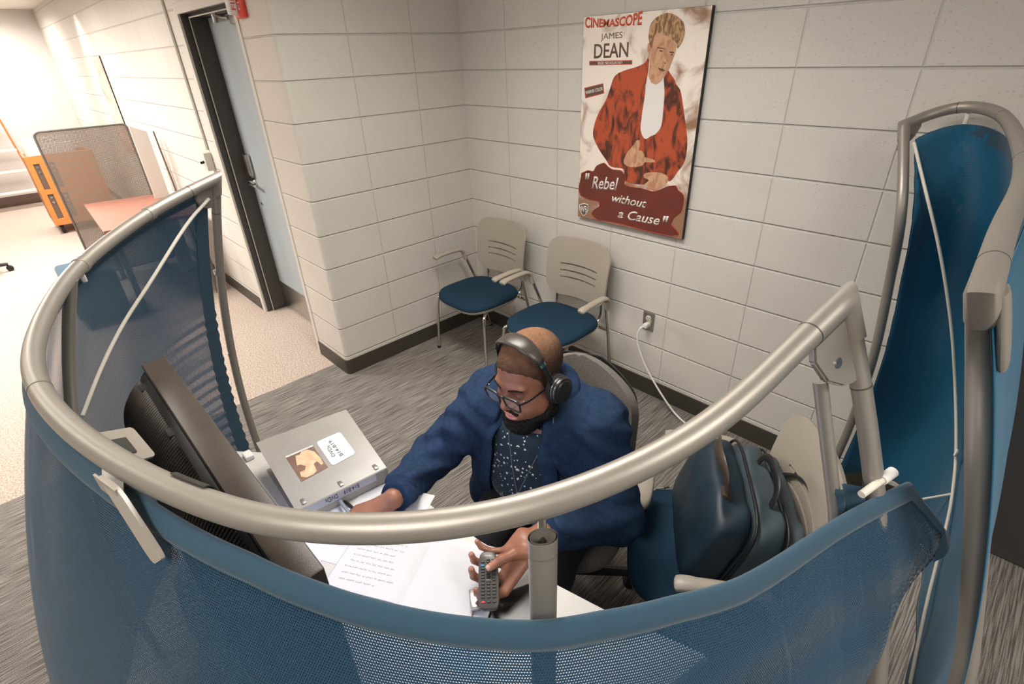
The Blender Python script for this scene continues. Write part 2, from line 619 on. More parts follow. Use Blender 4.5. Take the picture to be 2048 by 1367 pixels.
def text_bm(body, p0, xdir, ydir, width, height, depth=0.0004, shear=0.0, bold=0.0, arch=None):
    """lettering as thin solid letters: lower-left at p0, fitted to width x height"""
    cu = bpy.data.curves.new('lettering', 'FONT')
    cu.body = body
    cu.size = 1.0
    cu.shear = shear
    cu.offset = bold
    cu.resolution_u = 3
    ob = bpy.data.objects.new('lettering', cu)
    COL.objects.link(ob)
    dg = bpy.context.evaluated_depsgraph_get()
    me = bpy.data.meshes.new_from_object(ob.evaluated_get(dg))
    bpy.data.objects.remove(ob, do_unlink=True)
    bpy.data.curves.remove(cu)
    bm = BM()
    bm.from_mesh(me)
    bpy.data.meshes.remove(me)
    xs = [v.co.x for v in bm.verts]
    ys = [v.co.y for v in bm.verts]
    x0, x1, y0, y1 = min(xs), max(xs), min(ys), max(ys)
    X, Y = Vector(xdir).normalized(), Vector(ydir).normalized()
    Z = X.cross(Y)
    geo = bmesh.ops.extrude_face_region(bm, geom=bm.faces[:])
    top = {e for e in geo['geom'] if isinstance(e, bmesh.types.BMVert)}
    for v in bm.verts:
        fx = (v.co.x - x0) / (x1 - x0)
        fy = (v.co.y - y0) / (y1 - y0)
        s = arch(fx) if arch else 1.0
        v.co = Vector(p0) + X * fx * width + Y * fy * height * s + Z * (depth if v in top else 0.0)
    return bm


# ------------------------------------------------------------------ implicit surfaces (for the person and soft things)
def surfnet(f, lo, hi, h):
    n = [int(math.ceil((hi[k] - lo[k]) / h)) + 1 for k in range(3)]
    ax = [lo[k] + h * np.arange(n[k]) for k in range(3)]
    G = np.stack(np.meshgrid(*ax, indexing='ij'), -1).astype(np.float32)
    V = f(G.reshape(-1, 3)).reshape(n)
    S = V < 0
    c = [(i, j, k) for i in (0, 1) for j in (0, 1) for k in (0, 1)]
    cs = np.stack([S[i:n[0] - 1 + i, j:n[1] - 1 + j, k:n[2] - 1 + k] for i, j, k in c], -1)
    act = cs.any(-1) & ~cs.all(-1)
    idx = -np.ones(act.shape, int)
    cells = np.argwhere(act)
    idx[act] = np.arange(len(cells))
    cv = np.stack([V[cells[:, 0] + i, cells[:, 1] + j, cells[:, 2] + k] for i, j, k in c], -1)
    acc = np.zeros((len(cells), 3))
    cnt = np.zeros(len(cells))
    for a in range(8):
        for b in range(a + 1, 8):
            d = np.array(c[b]) - np.array(c[a])
            if abs(d).sum() != 1:
                continue
            m = (cv[:, a] < 0) != (cv[:, b] < 0)
            t = np.where(m, cv[:, a] / np.where(m, cv[:, a] - cv[:, b], 1), 0)
            acc += m[:, None] * (np.array(c[a]) + t[:, None] * d)
            cnt += m
    verts = (cells + acc / cnt[:, None]) * h + np.array(lo)
    faces = []
    for axis in range(3):
        u, w = (axis + 1) % 3, (axis + 2) % 3
        sl0 = [slice(None)] * 3
        sl1 = [slice(None)] * 3
        sl0[axis], sl1[axis] = slice(0, -1), slice(1, None)
        cross = S[tuple(sl0)] != S[tuple(sl1)]
        e = np.argwhere(cross)
        ok = (e[:, u] > 0) & (e[:, w] > 0) & (e[:, u] < n[u] - 1) & (e[:, w] < n[w] - 1)
        e = e[ok]
        inside0 = S[e[:, 0], e[:, 1], e[:, 2]]

        def cell(du, dw):
            q = e.copy()
            q[:, u] -= du
            q[:, w] -= dw
            return idx[q[:, 0], q[:, 1], q[:, 2]]
        q = np.stack([cell(1, 1), cell(0, 1), cell(0, 0), cell(1, 0)], -1)
        q[~inside0] = q[~inside0][:, ::-1]
        faces.append(q)
    F = np.concatenate(faces)
    F = F[(F >= 0).all(1)]
    return verts, F


def ell(P, c, r):
    c, r = np.array(c, np.float32), np.array(r, np.float32)
    q = (P - c) / r
    k0 = np.sqrt((q * q).sum(-1)) + 1e-9
    k1 = np.sqrt(((q / r) ** 2).sum(-1)) + 1e-9
    return k0 * (k0 - 1) / k1


def rcone(P, a, b, ra, rb):
    a, b = np.array(a, np.float32), np.array(b, np.float32)
    ab = b - a
    t = np.clip(((P - a) @ ab) / (ab @ ab), 0, 1)
    return np.sqrt(((P - a - t[:, None] * ab) ** 2).sum(-1)) - (ra + (rb - ra) * t)


def smin(a, b, k):
    h = np.clip(0.5 + 0.5 * (b - a) / k, 0, 1)
    return b + (a - b) * h - k * h * (1 - h)


def smax(a, b, k):
    return -smin(-a, -b, k)


def smooth_verts(v, F, it):
    """light Laplacian smoothing of a quad mesh"""
    v = v.copy()
    E = np.concatenate([F[:, [0, 1]], F[:, [1, 2]], F[:, [2, 3]], F[:, [3, 0]]])
    for _ in range(it):
        a = np.zeros_like(v)
        n = np.zeros(len(v))
        np.add.at(a, E[:, 0], v[E[:, 1]])
        np.add.at(n, E[:, 0], 1)
        v = 0.5 * v + 0.5 * a / np.maximum(n, 1)[:, None]
    return v


def np_obj(name, verts, faces, mat, parent=None, mw=None, col=None, smooth_angle=180):
    """mesh object from numpy arrays, with an optional colour per vertex; mw maps to world"""
    v = np.asarray(verts, float)
    if mw is not None:
        m = np.array(mw)
        v = v @ m[:3, :3].T + m[:3, 3]
    if parent is not None:
        m = np.array(MW[parent.name].inverted())
        v = v @ m[:3, :3].T + m[:3, 3]
    me = bpy.data.meshes.new(name)
    me.from_pydata([tuple(x) for x in v], [], [tuple(int(i) for i in f) for f in faces])
    me.polygons.foreach_set('use_smooth', [True] * len(me.polygons))
    if col is not None:
        a = me.color_attributes.new('Col', 'FLOAT_COLOR', 'POINT')
        c = np.ones((len(v), 4), np.float32)
        c[:, :3] = col
        a.data.foreach_set('color', c.ravel())
    me.materials.append(MT[mat])
    o = bpy.data.objects.new(name, me)
    COL.objects.link(o)
    if parent is not None:
        o.parent = parent
        MW[o.name] = MW[parent.name]
    else:
        MW[o.name] = Matrix.Identity(4)
    return o

# ================================================================== THE SETTING
WY = -1.165          # face of the hall wall
FX = -8.4            # far wall
XR, YF = 5.6, -7.0   # right and front limits of the room
bm = BM()
box(bm, (-0.2, YF, -0.05), (XR, 0.15, 0.0))
struct('floor', bm, 'carpet', smooth_angle=0)
bm = BM()
box(bm, (FX - 0.1, YF, -0.05), (-0.2, WY + 0.2, 0.0))
struct('floor_hall', bm, 'carpet_tan', smooth_angle=0)
bm = BM()
box(bm, (FX - 0.1, YF, CEIL), (XR, 0.15, CEIL + 0.06))
struct('ceiling', bm, 'ceiling', smooth_angle=0)
bm = BM()
box(bm, (0.0, 0.0, 0.0), (XR, 0.15, CEIL))
struct('wall_back', bm, 'wall_back', smooth_angle=0)
# column between the hall wall and the back wall, with a bullnose corner
R0 = 0.026
pts = [(-0.40, WY, 0)]
for k in range(9):
    a = -PI / 2 + k * PI / 16
    pts.append((-R0 + R0 * math.cos(a), WY + R0 + R0 * math.sin(a), 0))
pts += [(0.0, 0.15, 0), (-0.40, 0.15, 0)]
bm = BM()
prism(bm, pts, (0, 0, CEIL))
struct('wall_side', bm, 'wall_col', smooth_angle=40)
bm = BM()
box(bm, (FX, WY, 0), (-1.48, WY + 0.2, CEIL))
box(bm, (-1.48, WY, 2.19), (-0.40, WY + 0.2, CEIL))
struct('wall_left', bm, 'wall_hall', smooth_angle=0)
bm = BM()
box(bm, (FX - 0.1, YF, 0), (FX, WY + 0.2, CEIL))
struct('wall_far', bm, 'plaster', smooth_angle=0)
bm = BM()
box(bm, (XR, YF, 0), (XR + 0.1, 0.15, CEIL))
struct('wall_right', bm, 'plaster', smooth_angle=0)
bm = BM()
box(bm, (FX - 0.1, YF - 0.1, 0), (XR + 0.1, YF, CEIL))
struct('wall_front', bm, 'plaster', smooth_angle=0)

# baseboards
bm = BM()
box(bm, (0.006, -0.007, 0.0), (2.93, 0.0, 0.105), 0.002)
struct('baseboard_back', bm, 'base', smooth_angle=0)
bm = BM()
o_ = [(-0.405, WY - 0.007, 0)]
for k in range(9):
    a = -PI / 2 + k * PI / 16
    o_.append((-R0 + (R0 + 0.007) * math.cos(a), WY + R0 + (R0 + 0.007) * math.sin(a), 0))
o_ += [(0.007, -0.001, 0), (0.0005, -0.001, 0)]
for k in range(8, -1, -1):
    a = -PI / 2 + k * PI / 16
    o_.append((-R0 + (R0 + 0.0005) * math.cos(a), WY + R0 + (R0 + 0.0005) * math.sin(a), 0))
o_ += [(-0.405, WY - 0.0005, 0)]
prism(bm, o_, (0, 0, 0.105))
struct('baseboard_side', bm, 'base', smooth_angle=40)
bm = BM()
box(bm, (FX, WY - 0.007, 0), (-1.485, WY, 0.105), 0.002)
struct('baseboard_left', bm, 'base', smooth_angle=0)
bm = BM()
box(bm, (FX, YF, 0), (FX + 0.012, WY, 0.15), 0.002)
struct('baseboard_far', bm, 'base_brown', smooth_angle=0)

# hall door: steel frame (cream face, dark reveal), blue-grey leaf, hardware
DX0, DX1, DZ = -1.42, -0.44, 2.13
bm = BM()
for lo, hi in (((-1.48, WY - 0.006, 0), (DX0, WY + 0.01, DZ + 0.06)), ((DX1, WY - 0.006, 0), (-0.40, WY + 0.01, DZ + 0.06)), ((DX0, WY - 0.006, DZ), (DX1, WY + 0.01, DZ + 0.06))):
    box(bm, lo, hi, 0.002)
tr1 = struct('trim_1', bm, 'creampaint', smooth_angle=0)
bm = BM()
box(bm, (-1.48, WY + 0.01, 0), (DX0, WY + 0.2, DZ + 0.06))
box(bm, (DX1, WY + 0.01, 0), (-0.40, WY + 0.2, DZ + 0.06))
box(bm, (DX0, WY + 0.01, DZ), (DX1, WY + 0.2, DZ + 0.06))
box(bm, (DX0, WY + 0.055, 0), (DX0 + 0.016, WY + 0.2, DZ))      # stop
box(bm, (DX0, WY + 0.055, DZ - 0.016), (DX1, WY + 0.2, DZ))
obj('frame_reveal', bm, 'frame', tr1, smooth_angle=0)
bm = BM()
box(bm, (DX0 + 0.016, WY + 0.050, 0), (DX0 + 0.020, WY + 0.056, DZ - 0.012))
box(bm, (DX0 + 0.016, WY + 0.050, DZ - 0.022), (DX1, WY + 0.056, DZ - 0.016))
obj('door_gasket', bm, 'creampaint', tr1, smooth_angle=0)
DY = WY + 0.165      # front of the leaf
bm = BM()
box(bm, (DX0 + 0.018, DY, 0.012), (DX1 - 0.004, DY + 0.035, DZ - 0.02), 0.002)
door = struct('door_1', bm, 'door', smooth_angle=0)
bm = BM()
box(bm, (DX0 + 0.03, DY - 0.003, 0.018), (DX1 - 0.012, DY, 0.24), 0.001)
obj('kick_plate', bm, 'steel', door, smooth_angle=0)
hx, hz = DX0 + 0.085, 1.06
bm = BM()
box(bm, (hx - 0.033, DY - 0.035, hz + 0.045), (hx + 0.033, DY, hz + 0.20), 0.010)
obj('keypad_lock', bm, 'steel', door)
bm = BM()
lathe(bm, [(0.03, 0), (0.03, 0.012), (0.014, 0.016), (0.012, 0.05), (0.0, 0.05)], 20, frame((hx, DY, hz), (1, 0, 0), (0, 0, 1), (0, -1, 0)))
tube(bm, spl([(hx, DY - 0.045, hz), (hx + 0.03, DY - 0.055, hz), (hx + 0.075, DY - 0.055, hz - 0.004), (hx + 0.115, DY - 0.05, hz - 0.010)], 12), 0.0105, 10)
obj('door_handle', bm, 'chrome', door)
bm = BM()
lathe(bm, [(0.012, 0), (0.012, 0.006), (0, 0.006)], 14, frame((hx + 0.02, DY, hz - 0.16), (1, 0, 0), (0, 0, 1), (0, -1, 0)))
obj('door_stud', bm, 'steel', door)
bm = BM()
box(bm, (-0.86, DY - 0.055, DZ - 0.085), (-0.52, DY - 0.002, DZ - 0.035), 0.006)
tube(bm, [(-0.88, DY - 0.05, DZ - 0.05), (-1.0, DY - 0.085, DZ - 0.03), (-0.93, DY - 0.11, DZ - 0.028)], 0.010, 8)
tube(bm, [(-1.0, DY - 0.085, DZ - 0.07), (-1.0, DY - 0.085, DZ - 0.022)], 0.016, 12)
obj('door_closer', bm, 'steel', door)
bm = BM()
box(bm, (-0.845, DY - 0.004, DZ - 0.275), (-0.62, DY - 0.0005, DZ - 0.115))
tag(obj('paper_notice', bm, 'paper', smooth_angle=0), 'blank white paper notice taped high on the blue-grey door', 'notice')

# charcoal door at the right-hand end of the back wall
bm = BM()
box(bm, (2.97, -0.02, 0.008), (3.92, 0.0, 2.12), 0.002)
d2 = struct('door_2', bm, 'darkdoor', smooth_angle=0)
bm = BM()
box(bm, (2.93, -0.028, 0), (2.968, 0.0, 2.17), 0.002)
box(bm, (3.922, -0.028, 0), (3.96, 0.0, 2.17), 0.002)
box(bm, (2.968, -0.028, 2.122), (3.922, 0.0, 2.17), 0.002)
obj('frame_casing', bm, 'darkdoor', d2, smooth_angle=0)

# ceiling troffers (the lamps' visible bodies)
for i, (x, y, sx, sy, p) in enumerate(LAMPS):
    lab = ['recessed ceiling light panel above the workstation', 'recessed ceiling light panel behind the curved screens', 'recessed ceiling light panel over the striped carpet',
           'recessed ceiling light panel nearest the hall door', 'recessed ceiling light panel halfway along the hall', 'bright recessed ceiling light panel at the far end of the hall, top left', 'recessed ceiling light panel by the right wall'][i]
    t = thing('ceiling_light', lab, 'ceiling light', (x, y, CEIL - 0.02))
    bm = BM()
    for lo, hi in (((-sx / 2 - 0.04, -sy / 2 - 0.04), (-sx / 2, sy / 2 + 0.04)), ((sx / 2, -sy / 2 - 0.04), (sx / 2 + 0.04, sy / 2 + 0.04)), ((-sx / 2, -sy / 2 - 0.04), (sx / 2, -sy / 2)), ((-sx / 2, sy / 2), (sx / 2, sy / 2 + 0.04))):
        box(bm, (*lo, -0.025), (*hi, 0.019), 0.004)
    obj('light_frame', bm, 'white', t, world=False)
    bm = BM()
    box(bm, (-sx / 2, -sy / 2, 0.0), (sx / 2, sy / 2, 0.01))
    obj('light_lens', bm, 'lens', t, world=False, smooth_angle=0)

# fire alarm strobe on the hall wall by the door
fx, fz = -0.315, 2.13
t = thing('fire_alarm', 'red and white fire alarm strobe on the wall beside the door', 'alarm', (fx, WY, fz))
bm = BM()
box(bm, (-0.062, -0.022, -0.085), (0.062, 0.0, 0.085), 0.006)
obj('alarm_plate', bm, 'red', t, world=False)
bm = BM()
box(bm, (-0.05, -0.062, -0.07), (0.0, -0.02, 0.07), 0.008)
obj('strobe_lens', bm, 'white', t, world=False)
bm = text_bm('FIRE', (0.0012, -0.03, -0.05), (0, 0, 1), (0, -1, 0), 0.095, 0.022, 0.0006)
obj('alarm_lettering', bm, 'red', t, world=False, smooth_angle=0)
bm = text_bm('FIRE', (0.035, -0.0222, -0.05), (0, 0, 1), (-1, 0, 0), 0.1, 0.024, 0.0006)
obj('alarm_lettering', bm, 'white', t, world=False, smooth_angle=0)

# surface conduit and switch box left of the door
t = thing('conduit', 'thin cream surface conduit running down the hall wall left of the door', 'conduit', (-1.66, WY, 1.25))
bm = BM()
tube(bm, [(0, -0.010, 0.03), (0, -0.010, 1.34)], 0.010, 10)
obj('pipe', bm, 'creampaint', t, world=False)
t = thing('switch_box', 'small cream key switch box on the wall left of the door', 'switch', (-1.67, WY, 1.20))
bm = BM()
box(bm, (-0.04, -0.055, -0.065), (0.04, 0, 0.065), 0.004)
obj('switch_housing', bm, 'creampaint', t, world=False)
bm = BM()
lathe(bm, [(0.009, 0), (0.009, 0.008), (0, 0.008)], 12, frame((0.0, -0.055, 0.0), (1, 0, 0), (0, 0, 1), (0, -1, 0)))
box(bm, (-0.003, -0.082, -0.012), (0.003, -0.06, 0.005))
obj('switch_key', bm, 'blackrub', t, world=False)

# wall outlet, plug, white cord
t = thing('wall_outlet', 'steel-plated wall outlet low on the white block wall', 'outlet', (1.514, 0, 0.481))
bm = BM()
box(bm, (-0.036, -0.006, -0.058), (0.036, 0, 0.058), 0.002)
obj('outlet_plate', bm, 'steel', t, world=False)
for dz in (0.02, -0.02):
    bm = BM()
    lathe(bm, [(0.0165, 0), (0.0165, 0.003), (0.015, 0.004), (0, 0.004)], 20, frame((0, -0.006, dz), (1, 0, 0), (0, 0, 1), (0, -1, 0)))
    s_ = obj('socket', bm, 'ivory', t, world=False)
    bm = BM()
    for (xx, zz) in ((-0.006, 0.004), (0.006, 0.004), (0, -0.007)):
        box(bm, (xx - 0.0014, -0.0108, dz + zz - 0.004), (xx + 0.0014, -0.0095, dz + zz + 0.004))
    obj('socket_slot', bm, 'inkdark', s_, world=False, smooth_angle=0)
t = thing('electric_cable', 'white power cord plugged into the wall outlet and trailing over the carpet', 'cable', (1.514, -0.03, 0.461))
bm = BM()
box(bm, (1.500, -0.046, 0.449), (1.528, -0.0105, 0.475), 0.006)
obj('plug', bm, 'white', t)
bm = BM()
tube(bm, spl([(1.514, -0.040, 0.462), (1.502, -0.065, 0.452), (1.496, -0.075, 0.40), (1.515, -0.075, 0.33), (1.565, -0.075, 0.24), (1.635, -0.08, 0.16), (1.72, -0.09, 0.085), (1.80, -0.10, 0.03), (1.88, -0.115, 0.008), (2.0, -0.15, 0.007), (2.2, -0.24, 0.007), (2.45, -0.33, 0.007), (2.68, -0.30, 0.007)], 90), 0.0055, 8)
obj('cable', bm, 'white', t)

# ---------------------------------------------------------------- far hall: ladder, cart, net divider, desk, boards
t = thing('step_ladder', 'orange step ladder with white treads against the far wall', 'ladder', (-8.2, -2.35, 0))
LDR = lambda z: -8.02 - 0.06 * z
for y0 in (-2.0, -2.62):
    s = 1 if y0 > -2.3 else -1
    r_ = BM()
    prism(r_, [(LDR(0) + dx, y0 + dy, 0.0) for dx, dy in ((-0.035, -0.012), (0.035, -0.012), (0.035, 0.012), (-0.035, 0.012))], (-0.08, -s * 0.13, 1.75))
    obj('ladder_rail', r_, 'orange', t, smooth_angle=0)
for z in (0.25, 0.54, 0.83, 1.12, 1.41):
    bm = BM()
    w = 0.31 - 0.075 * z
    box(bm, (LDR(z) - 0.03, -2.31 - w, z - 0.014), (LDR(z) + 0.05, -2.31 + w, z + 0.014), 0.004)
    obj('tread', bm, 'white', t, smooth_angle=0)

t = thing('book_cart', 'yellow book cart with papers on top and black casters, behind the net divider', 'cart', (-6.1, -1.75, 0))
bm = BM()
box(bm, (-6.42, -2.10, 0.12), (-5.80, -1.42, 0.18), 0.008)
box(bm, (-6.42, -2.10, 0.18), (-6.38, -1.42, 0.93), 0.005)
box(bm, (-6.38, -2.10, 0.18), (-5.80, -2.07, 0.93), 0.004)
box(bm, (-6.38, -1.45, 0.18), (-5.80, -1.42, 0.93), 0.004)
obj('cart_body', bm, 'yellow', t)
bm = BM()
for y0, y1, z0, z1 in ((-2.10, -1.42, 0.12, 0.20), (-2.10, -1.42, 0.50, 0.56), (-2.10, -1.42, 0.86, 0.95), (-2.10, -2.045, 0.2, 0.86), (-1.985, -1.90, 0.2, 0.86), (-1.84, -1.42, 0.2, 0.86)):
    box(bm, (-5.80, y0, z0), (-5.775 + 0.0015 * (y1 - y0 > 0.5 and z1 - z0 < 0.2), y1, z1), 0.001)
obj('cart_end', bm, 'yellow', t, smooth_angle=0)
for y0 in (-2.045, -1.90):
    for z0 in (0.20, 0.56):
        bm = BM()
        box(bm, (-5.798, y0, z0), (-5.790, y0 + 0.06, z0 + 0.30))
        sl_ = obj('slot_back', bm, 'base_brown', t, smooth_angle=0)
        for zz in (0.20, 0.26):
            bm = BM()
            lathe(bm, [(0.012, 0), (0.012, 0.012), (0, 0.012)], 12, frame((-5.79, y0 + 0.03, z0 + zz), (0, 1, 0), (0, 0, 1), (1, 0, 0)))
            obj('bolt', bm, 'steel', sl_)
for k, (x, y) in enumerate(((-5.86, -2.04), (-6.34, -2.04), (-5.86, -1.48), (-6.34, -1.48))):
    bm = BM()
    lathe(bm, [(0.0, -0.018), (0.05, -0.018), (0.06, -0.010), (0.06, 0.010), (0.05, 0.018), (0, 0.018)], 20, frame((x, y, 0.061), (1, 0, 0), (0, 0, 1), (0, 1, 0)))
    tube(bm, [(x, y, 0.061), (x, y, 0.125)], 0.012, 8)
    obj('caster', bm, 'blackrub', t)
for k in range(9):
    x0 = -6.345 + 0.061 * k
    bm = BM()
    box(bm, (x0 - 0.020, -2.06 + 0.02 * (k % 3), 0.202), (x0 + 0.020, -1.60 + 0.03 * (k % 2), 1.03 + 0.03 * ((k * 3) % 4)), 0.003)
    w = ['first', 'second', 'third', 'fourth', 'fifth', 'sixth', 'seventh', 'eighth', 'ninth'][k]
    tag(obj('folder', bm, 'paper' if k % 3 else 'board', smooth_angle=0), '%s pale folder from the far end standing in the yellow cart' % w, 'folder', 'pale folders standing in the yellow cart')

t = thing('net_divider', 'grey net privacy divider standing at the end of the terracotta desk', 'divider', (-3.45, -1.67, 0))
DVX = -3.45
y0_, y1_, z0_, z1_ = -2.035, -1.335, 0.06, 1.375
bm = BM()
n_ = 14
us = [i / n_ for i in range(n_ + 1)]
sheet(bm, lambda u, v: (DVX, y0_ + 0.008 + (y1_ - y0_ - 0.016) * u, z0_ + 0.01 + (z1_ - z0_ - 0.02) * v), us, us, 0.0, None, lambda u, v: (u * 0.7, v * 1.31))
obj('net_panel', bm, 'divider', t)
bm = BM()
rc = 0.04
P = []
for (cy, cz, a0) in ((y1_ - rc, z1_ - rc, 0), (y0_ + rc, z1_ - rc, 90), (y0_ + rc, z0_ + rc, 180), (y1_ - rc, z0_ + rc, 270)):
    for k in range(7):
        a = math.radians(a0 + 15 * k)
        P.append((DVX, cy + rc * math.cos(a), cz + rc * math.sin(a)))
P.append(P[0])
tube(bm, P, 0.009, 8, up=(1, 0, 0))
obj('divider_frame', bm, 'divframe', t)
for yy in (-1.9, -1.45):
    bm = BM()
    box(bm, (DVX - 0.18, yy - 0.02, 0.0), (DVX + 0.18, yy + 0.02, 0.012), 0.003)
    box(bm, (DVX - 0.012, yy - 0.012, 0.012), (DVX + 0.012, yy + 0.012, 0.075), 0.002)
    obj('divider_foot', bm, 'divframe', t)

t = thing('desk', 'terracotta-topped desk against the bright hall wall', 'desk', (-2.75, -1.58, 0))
bm = BM()
prism(bm, [(-3.40, -1.905, 0.715), (-2.15, -1.95, 0.715), (-2.15, -1.25, 0.715), (-3.28, -1.25, 0.715)], (0, 0, 0.025))
obj('desk_top', bm, 'brownboard', t, smooth_angle=0)
for x, y in ((-3.3, -1.85), (-2.2, -1.89), (-3.22, -1.3), (-2.2, -1.3)):
    bm = BM()
    tube(bm, [(x, y, 0), (x, y, 0.715)], 0.022, 12)
    obj('leg', bm, 'divframe', t)

bm = BM()
prism(bm, [(-3.10, -1.385, 0.0), (-3.10, -1.262, 0.0), (-3.10, -1.262, 1.325), (-3.10, -1.385, 1.385)], (0.03, 0, 0))
tag(obj('panel_board', bm, 'board', smooth_angle=0), 'pale grey board standing on edge by the wall behind the terracotta desk', 'board')
bm = BM()
m_ = Matrix.Translation((-3.0, -1.178, 0)) @ Matrix.Rotation(0.03, 4, 'X')
box(bm, (-0.005, -0.012, 0), (0.005, 0.0, 1.33), 0.001, m_)
tag(obj('wall_panel', bm, 'divframe', smooth_angle=0), 'thin dark strip of edging leaning on the wall beside the pale board', 'strip')

t = thing('framed_print', 'pale reddish print with a dark edge hung on the hall wall', 'print', (-4.85, WY - 0.02, 1.5))
bm = BM()
box(bm, (-5.12, WY - 0.012, 0.98), (-4.545, WY - 0.001, 1.955))
obj('print_board', bm, 'inkdark', t, smooth_angle=0)
bm = BM()
box(bm, (-5.12, WY - 0.013, 0.98), (-4.549, WY - 0.0118, 1.955))
obj('print_face', bm, M('faded_print', (0.66, 0.44, 0.36), 0.5, var=0.35, vscale=5), t, smooth_angle=0)

# low blue upholstered stool in the hall, mostly behind the near screen
t = thing('ottoman', 'low dark blue upholstered stool on the tan carpet behind the curved screen', 'stool', (-2.38, -2.15, 0))
bm = BM()
box(bm, (-2.63, -2.33, 0.09), (-2.13, -1.98, 0.45), 0.035, seg=4)
obj('stool_cushion', bm, 'hem', t)
for x, y in ((-2.57, -2.27), (-2.19, -2.27), (-2.57, -2.04), (-2.19, -2.04)):
    bm = BM()
    tube(bm, [(x, y, 0), (x, y, 0.10)], 0.018, 10)
    obj('leg', bm, 'black', t)

# rolling chair base just inside the left edge of the frame
t = thing('office_chair', 'black office chair base with casters at the left edge on the tan carpet', 'chair', (-4.52, -2.95, 0))
bm = BM()
tube(bm, [(-4.52, -2.95, 0.09), (-4.52, -2.95, 0.42)], 0.03, 14)
obj('gas_column', bm, 'black', t)
bm = BM()
loft(bm, [(x - 4.52, y - 2.95) for x, y in squircle(0.24, 0.23, 3)], [(0.9, 0.42), (1.0, 0.44), (1.0, 0.48), (0.9, 0.50)], c=(-4.52, -2.95))
obj('seat', bm, 'seat', t)
for k in range(5):
    a = math.radians(25 + 72 * k)
    e = Vector((-4.52 + 0.30 * math.cos(a), -2.95 + 0.30 * math.sin(a), 0.075))
    bm = BM()
    tube(bm, [(-4.52, -2.95, 0.11), e], [0.026, 0.017], 8)
    lg = obj('base_arm', bm, 'black', t)
    bm = BM()
    lathe(bm, [(0, -0.022), (0.024, -0.022), (0.03, -0.012), (0.03, 0.012), (0.024, 0.022), (0, 0.022)], 16, frame((e.x, e.y, 0.030), (math.cos(a), math.sin(a), 0), (0, 0, 1), (math.sin(a), -math.cos(a), 0)))
    obj('caster', bm, 'blackrub', lg)

# ================================================================== POSTER
PZ0, PZ1, PX0, PX1 = 0.998, 1.985, 0.992, 1.663
PYF = -0.024
t = thing('movie_poster', 'large mounted movie poster of a man in a red jacket on the block wall', 'poster', (1.327, 0, 1.49))
bm = BM()
box(bm, (PX0, PYF, PZ0), (PX1, -0.0005, PZ1))
obj('poster_board', bm, 'inkdark', t, smooth_angle=0)
pm = M('poster_print_ground', (0.72, 0.62, 0.52), 0.35, coat=0.1)
nt = pm.node_tree
b_ = nt.nodes['Principled BSDF']
g_ = nt.nodes.new('ShaderNodeNewGeometry')
n1 = nt.nodes.new('ShaderNodeTexNoise')
n1.inputs['Scale'].default_value = 5.5
n1.inputs['Detail'].default_value = 6
n1.inputs['Distortion'].default_value = 1.2
nt.links.new(g_.outputs['Position'], n1.inputs['Vector'])
s_ = nt.nodes.new('ShaderNodeSeparateXYZ')
nt.links.new(g_.outputs['Position'], s_.inputs[0])
low = smooth(nt, s_.outputs[2], 1.32, 1.05)
right = smooth(nt, s_.outputs[0], 1.30, 1.60)
amt = mnode(nt, 'ADD', mnode(nt, 'MULTIPLY', low, 0.34), mnode(nt, 'MULTIPLY', right, 0.10))
f_ = smooth(nt, mnode(nt, 'ADD', n1.outputs['Fac'], amt), 0.52, 0.80)
nt.links.new(mixcol(nt, f_, (0.90, 0.81, 0.72), (0.32, 0.17, 0.10)), b_.inputs['Base Color'])
bm = BM()
box(bm, (PX0 + 0.001, PYF - 0.0004, PZ0 + 0.001), (PX1 - 0.001, PYF, PZ1 - 0.001))
obj('print_ground', bm, pm, t, smooth_angle=0)


def flat(name, pts, mat, lift, th=0.0004):
    bm = BM()
    y = PYF - 0.0004 - lift
    if len(pts) > 8 and name.startswith('painted'):
        q = [Vector((p[0], p[1], 0)) for p in pts]
        sm = []
        for i in range(len(q)):
            a, b, c_, d = q[i - 1], q[i], q[(i + 1) % len(q)], q[(i + 2) % len(q)]
            for k in range(4):
                f = k / 4
                v = 0.5 * ((2 * b) + (c_ - a) * f + (2 * a - 5 * b + 4 * c_ - d) * f * f + (3 * b - a - 3 * c_ + d) * f ** 3)
                sm.append((v.x, v.y))
        pts = sm
    prism(bm, [(p[0], y, p[1]) for p in pts], (0, -th, 0))
    bm.normal_update()
    bmesh.ops.triangulate(bm, faces=bm.faces[:], ngon_method='EAR_CLIP')
    return obj(name, bm, mat, t, smooth_angle=0)


def art(name, c0, c1, sc):
    m = M(name, c0, 0.4)
    nt = m.node_tree
    n = nt.nodes.new('ShaderNodeTexNoise')
    n.inputs['Scale'].default_value = sc
    n.inputs['Detail'].default_value = 4
    n.inputs['Distortion'].default_value = 1.5
    mp = nt.nodes.new('ShaderNodeMapping')
    mp.inputs['Scale'].default_value = (1.6, 1, 0.8)
    g = nt.nodes.new('ShaderNodeNewGeometry')
    nt.links.new(g.outputs['Position'], mp.inputs['Vector'])
    nt.links.new(mp.outputs[0], n.inputs['Vector'])
    nt.links.new(mixcol(nt, smooth(nt, n.outputs['Fac'], 0.4, 0.62), c0, c1), nt.nodes['Principled BSDF'].inputs['Base Color'])
    return m


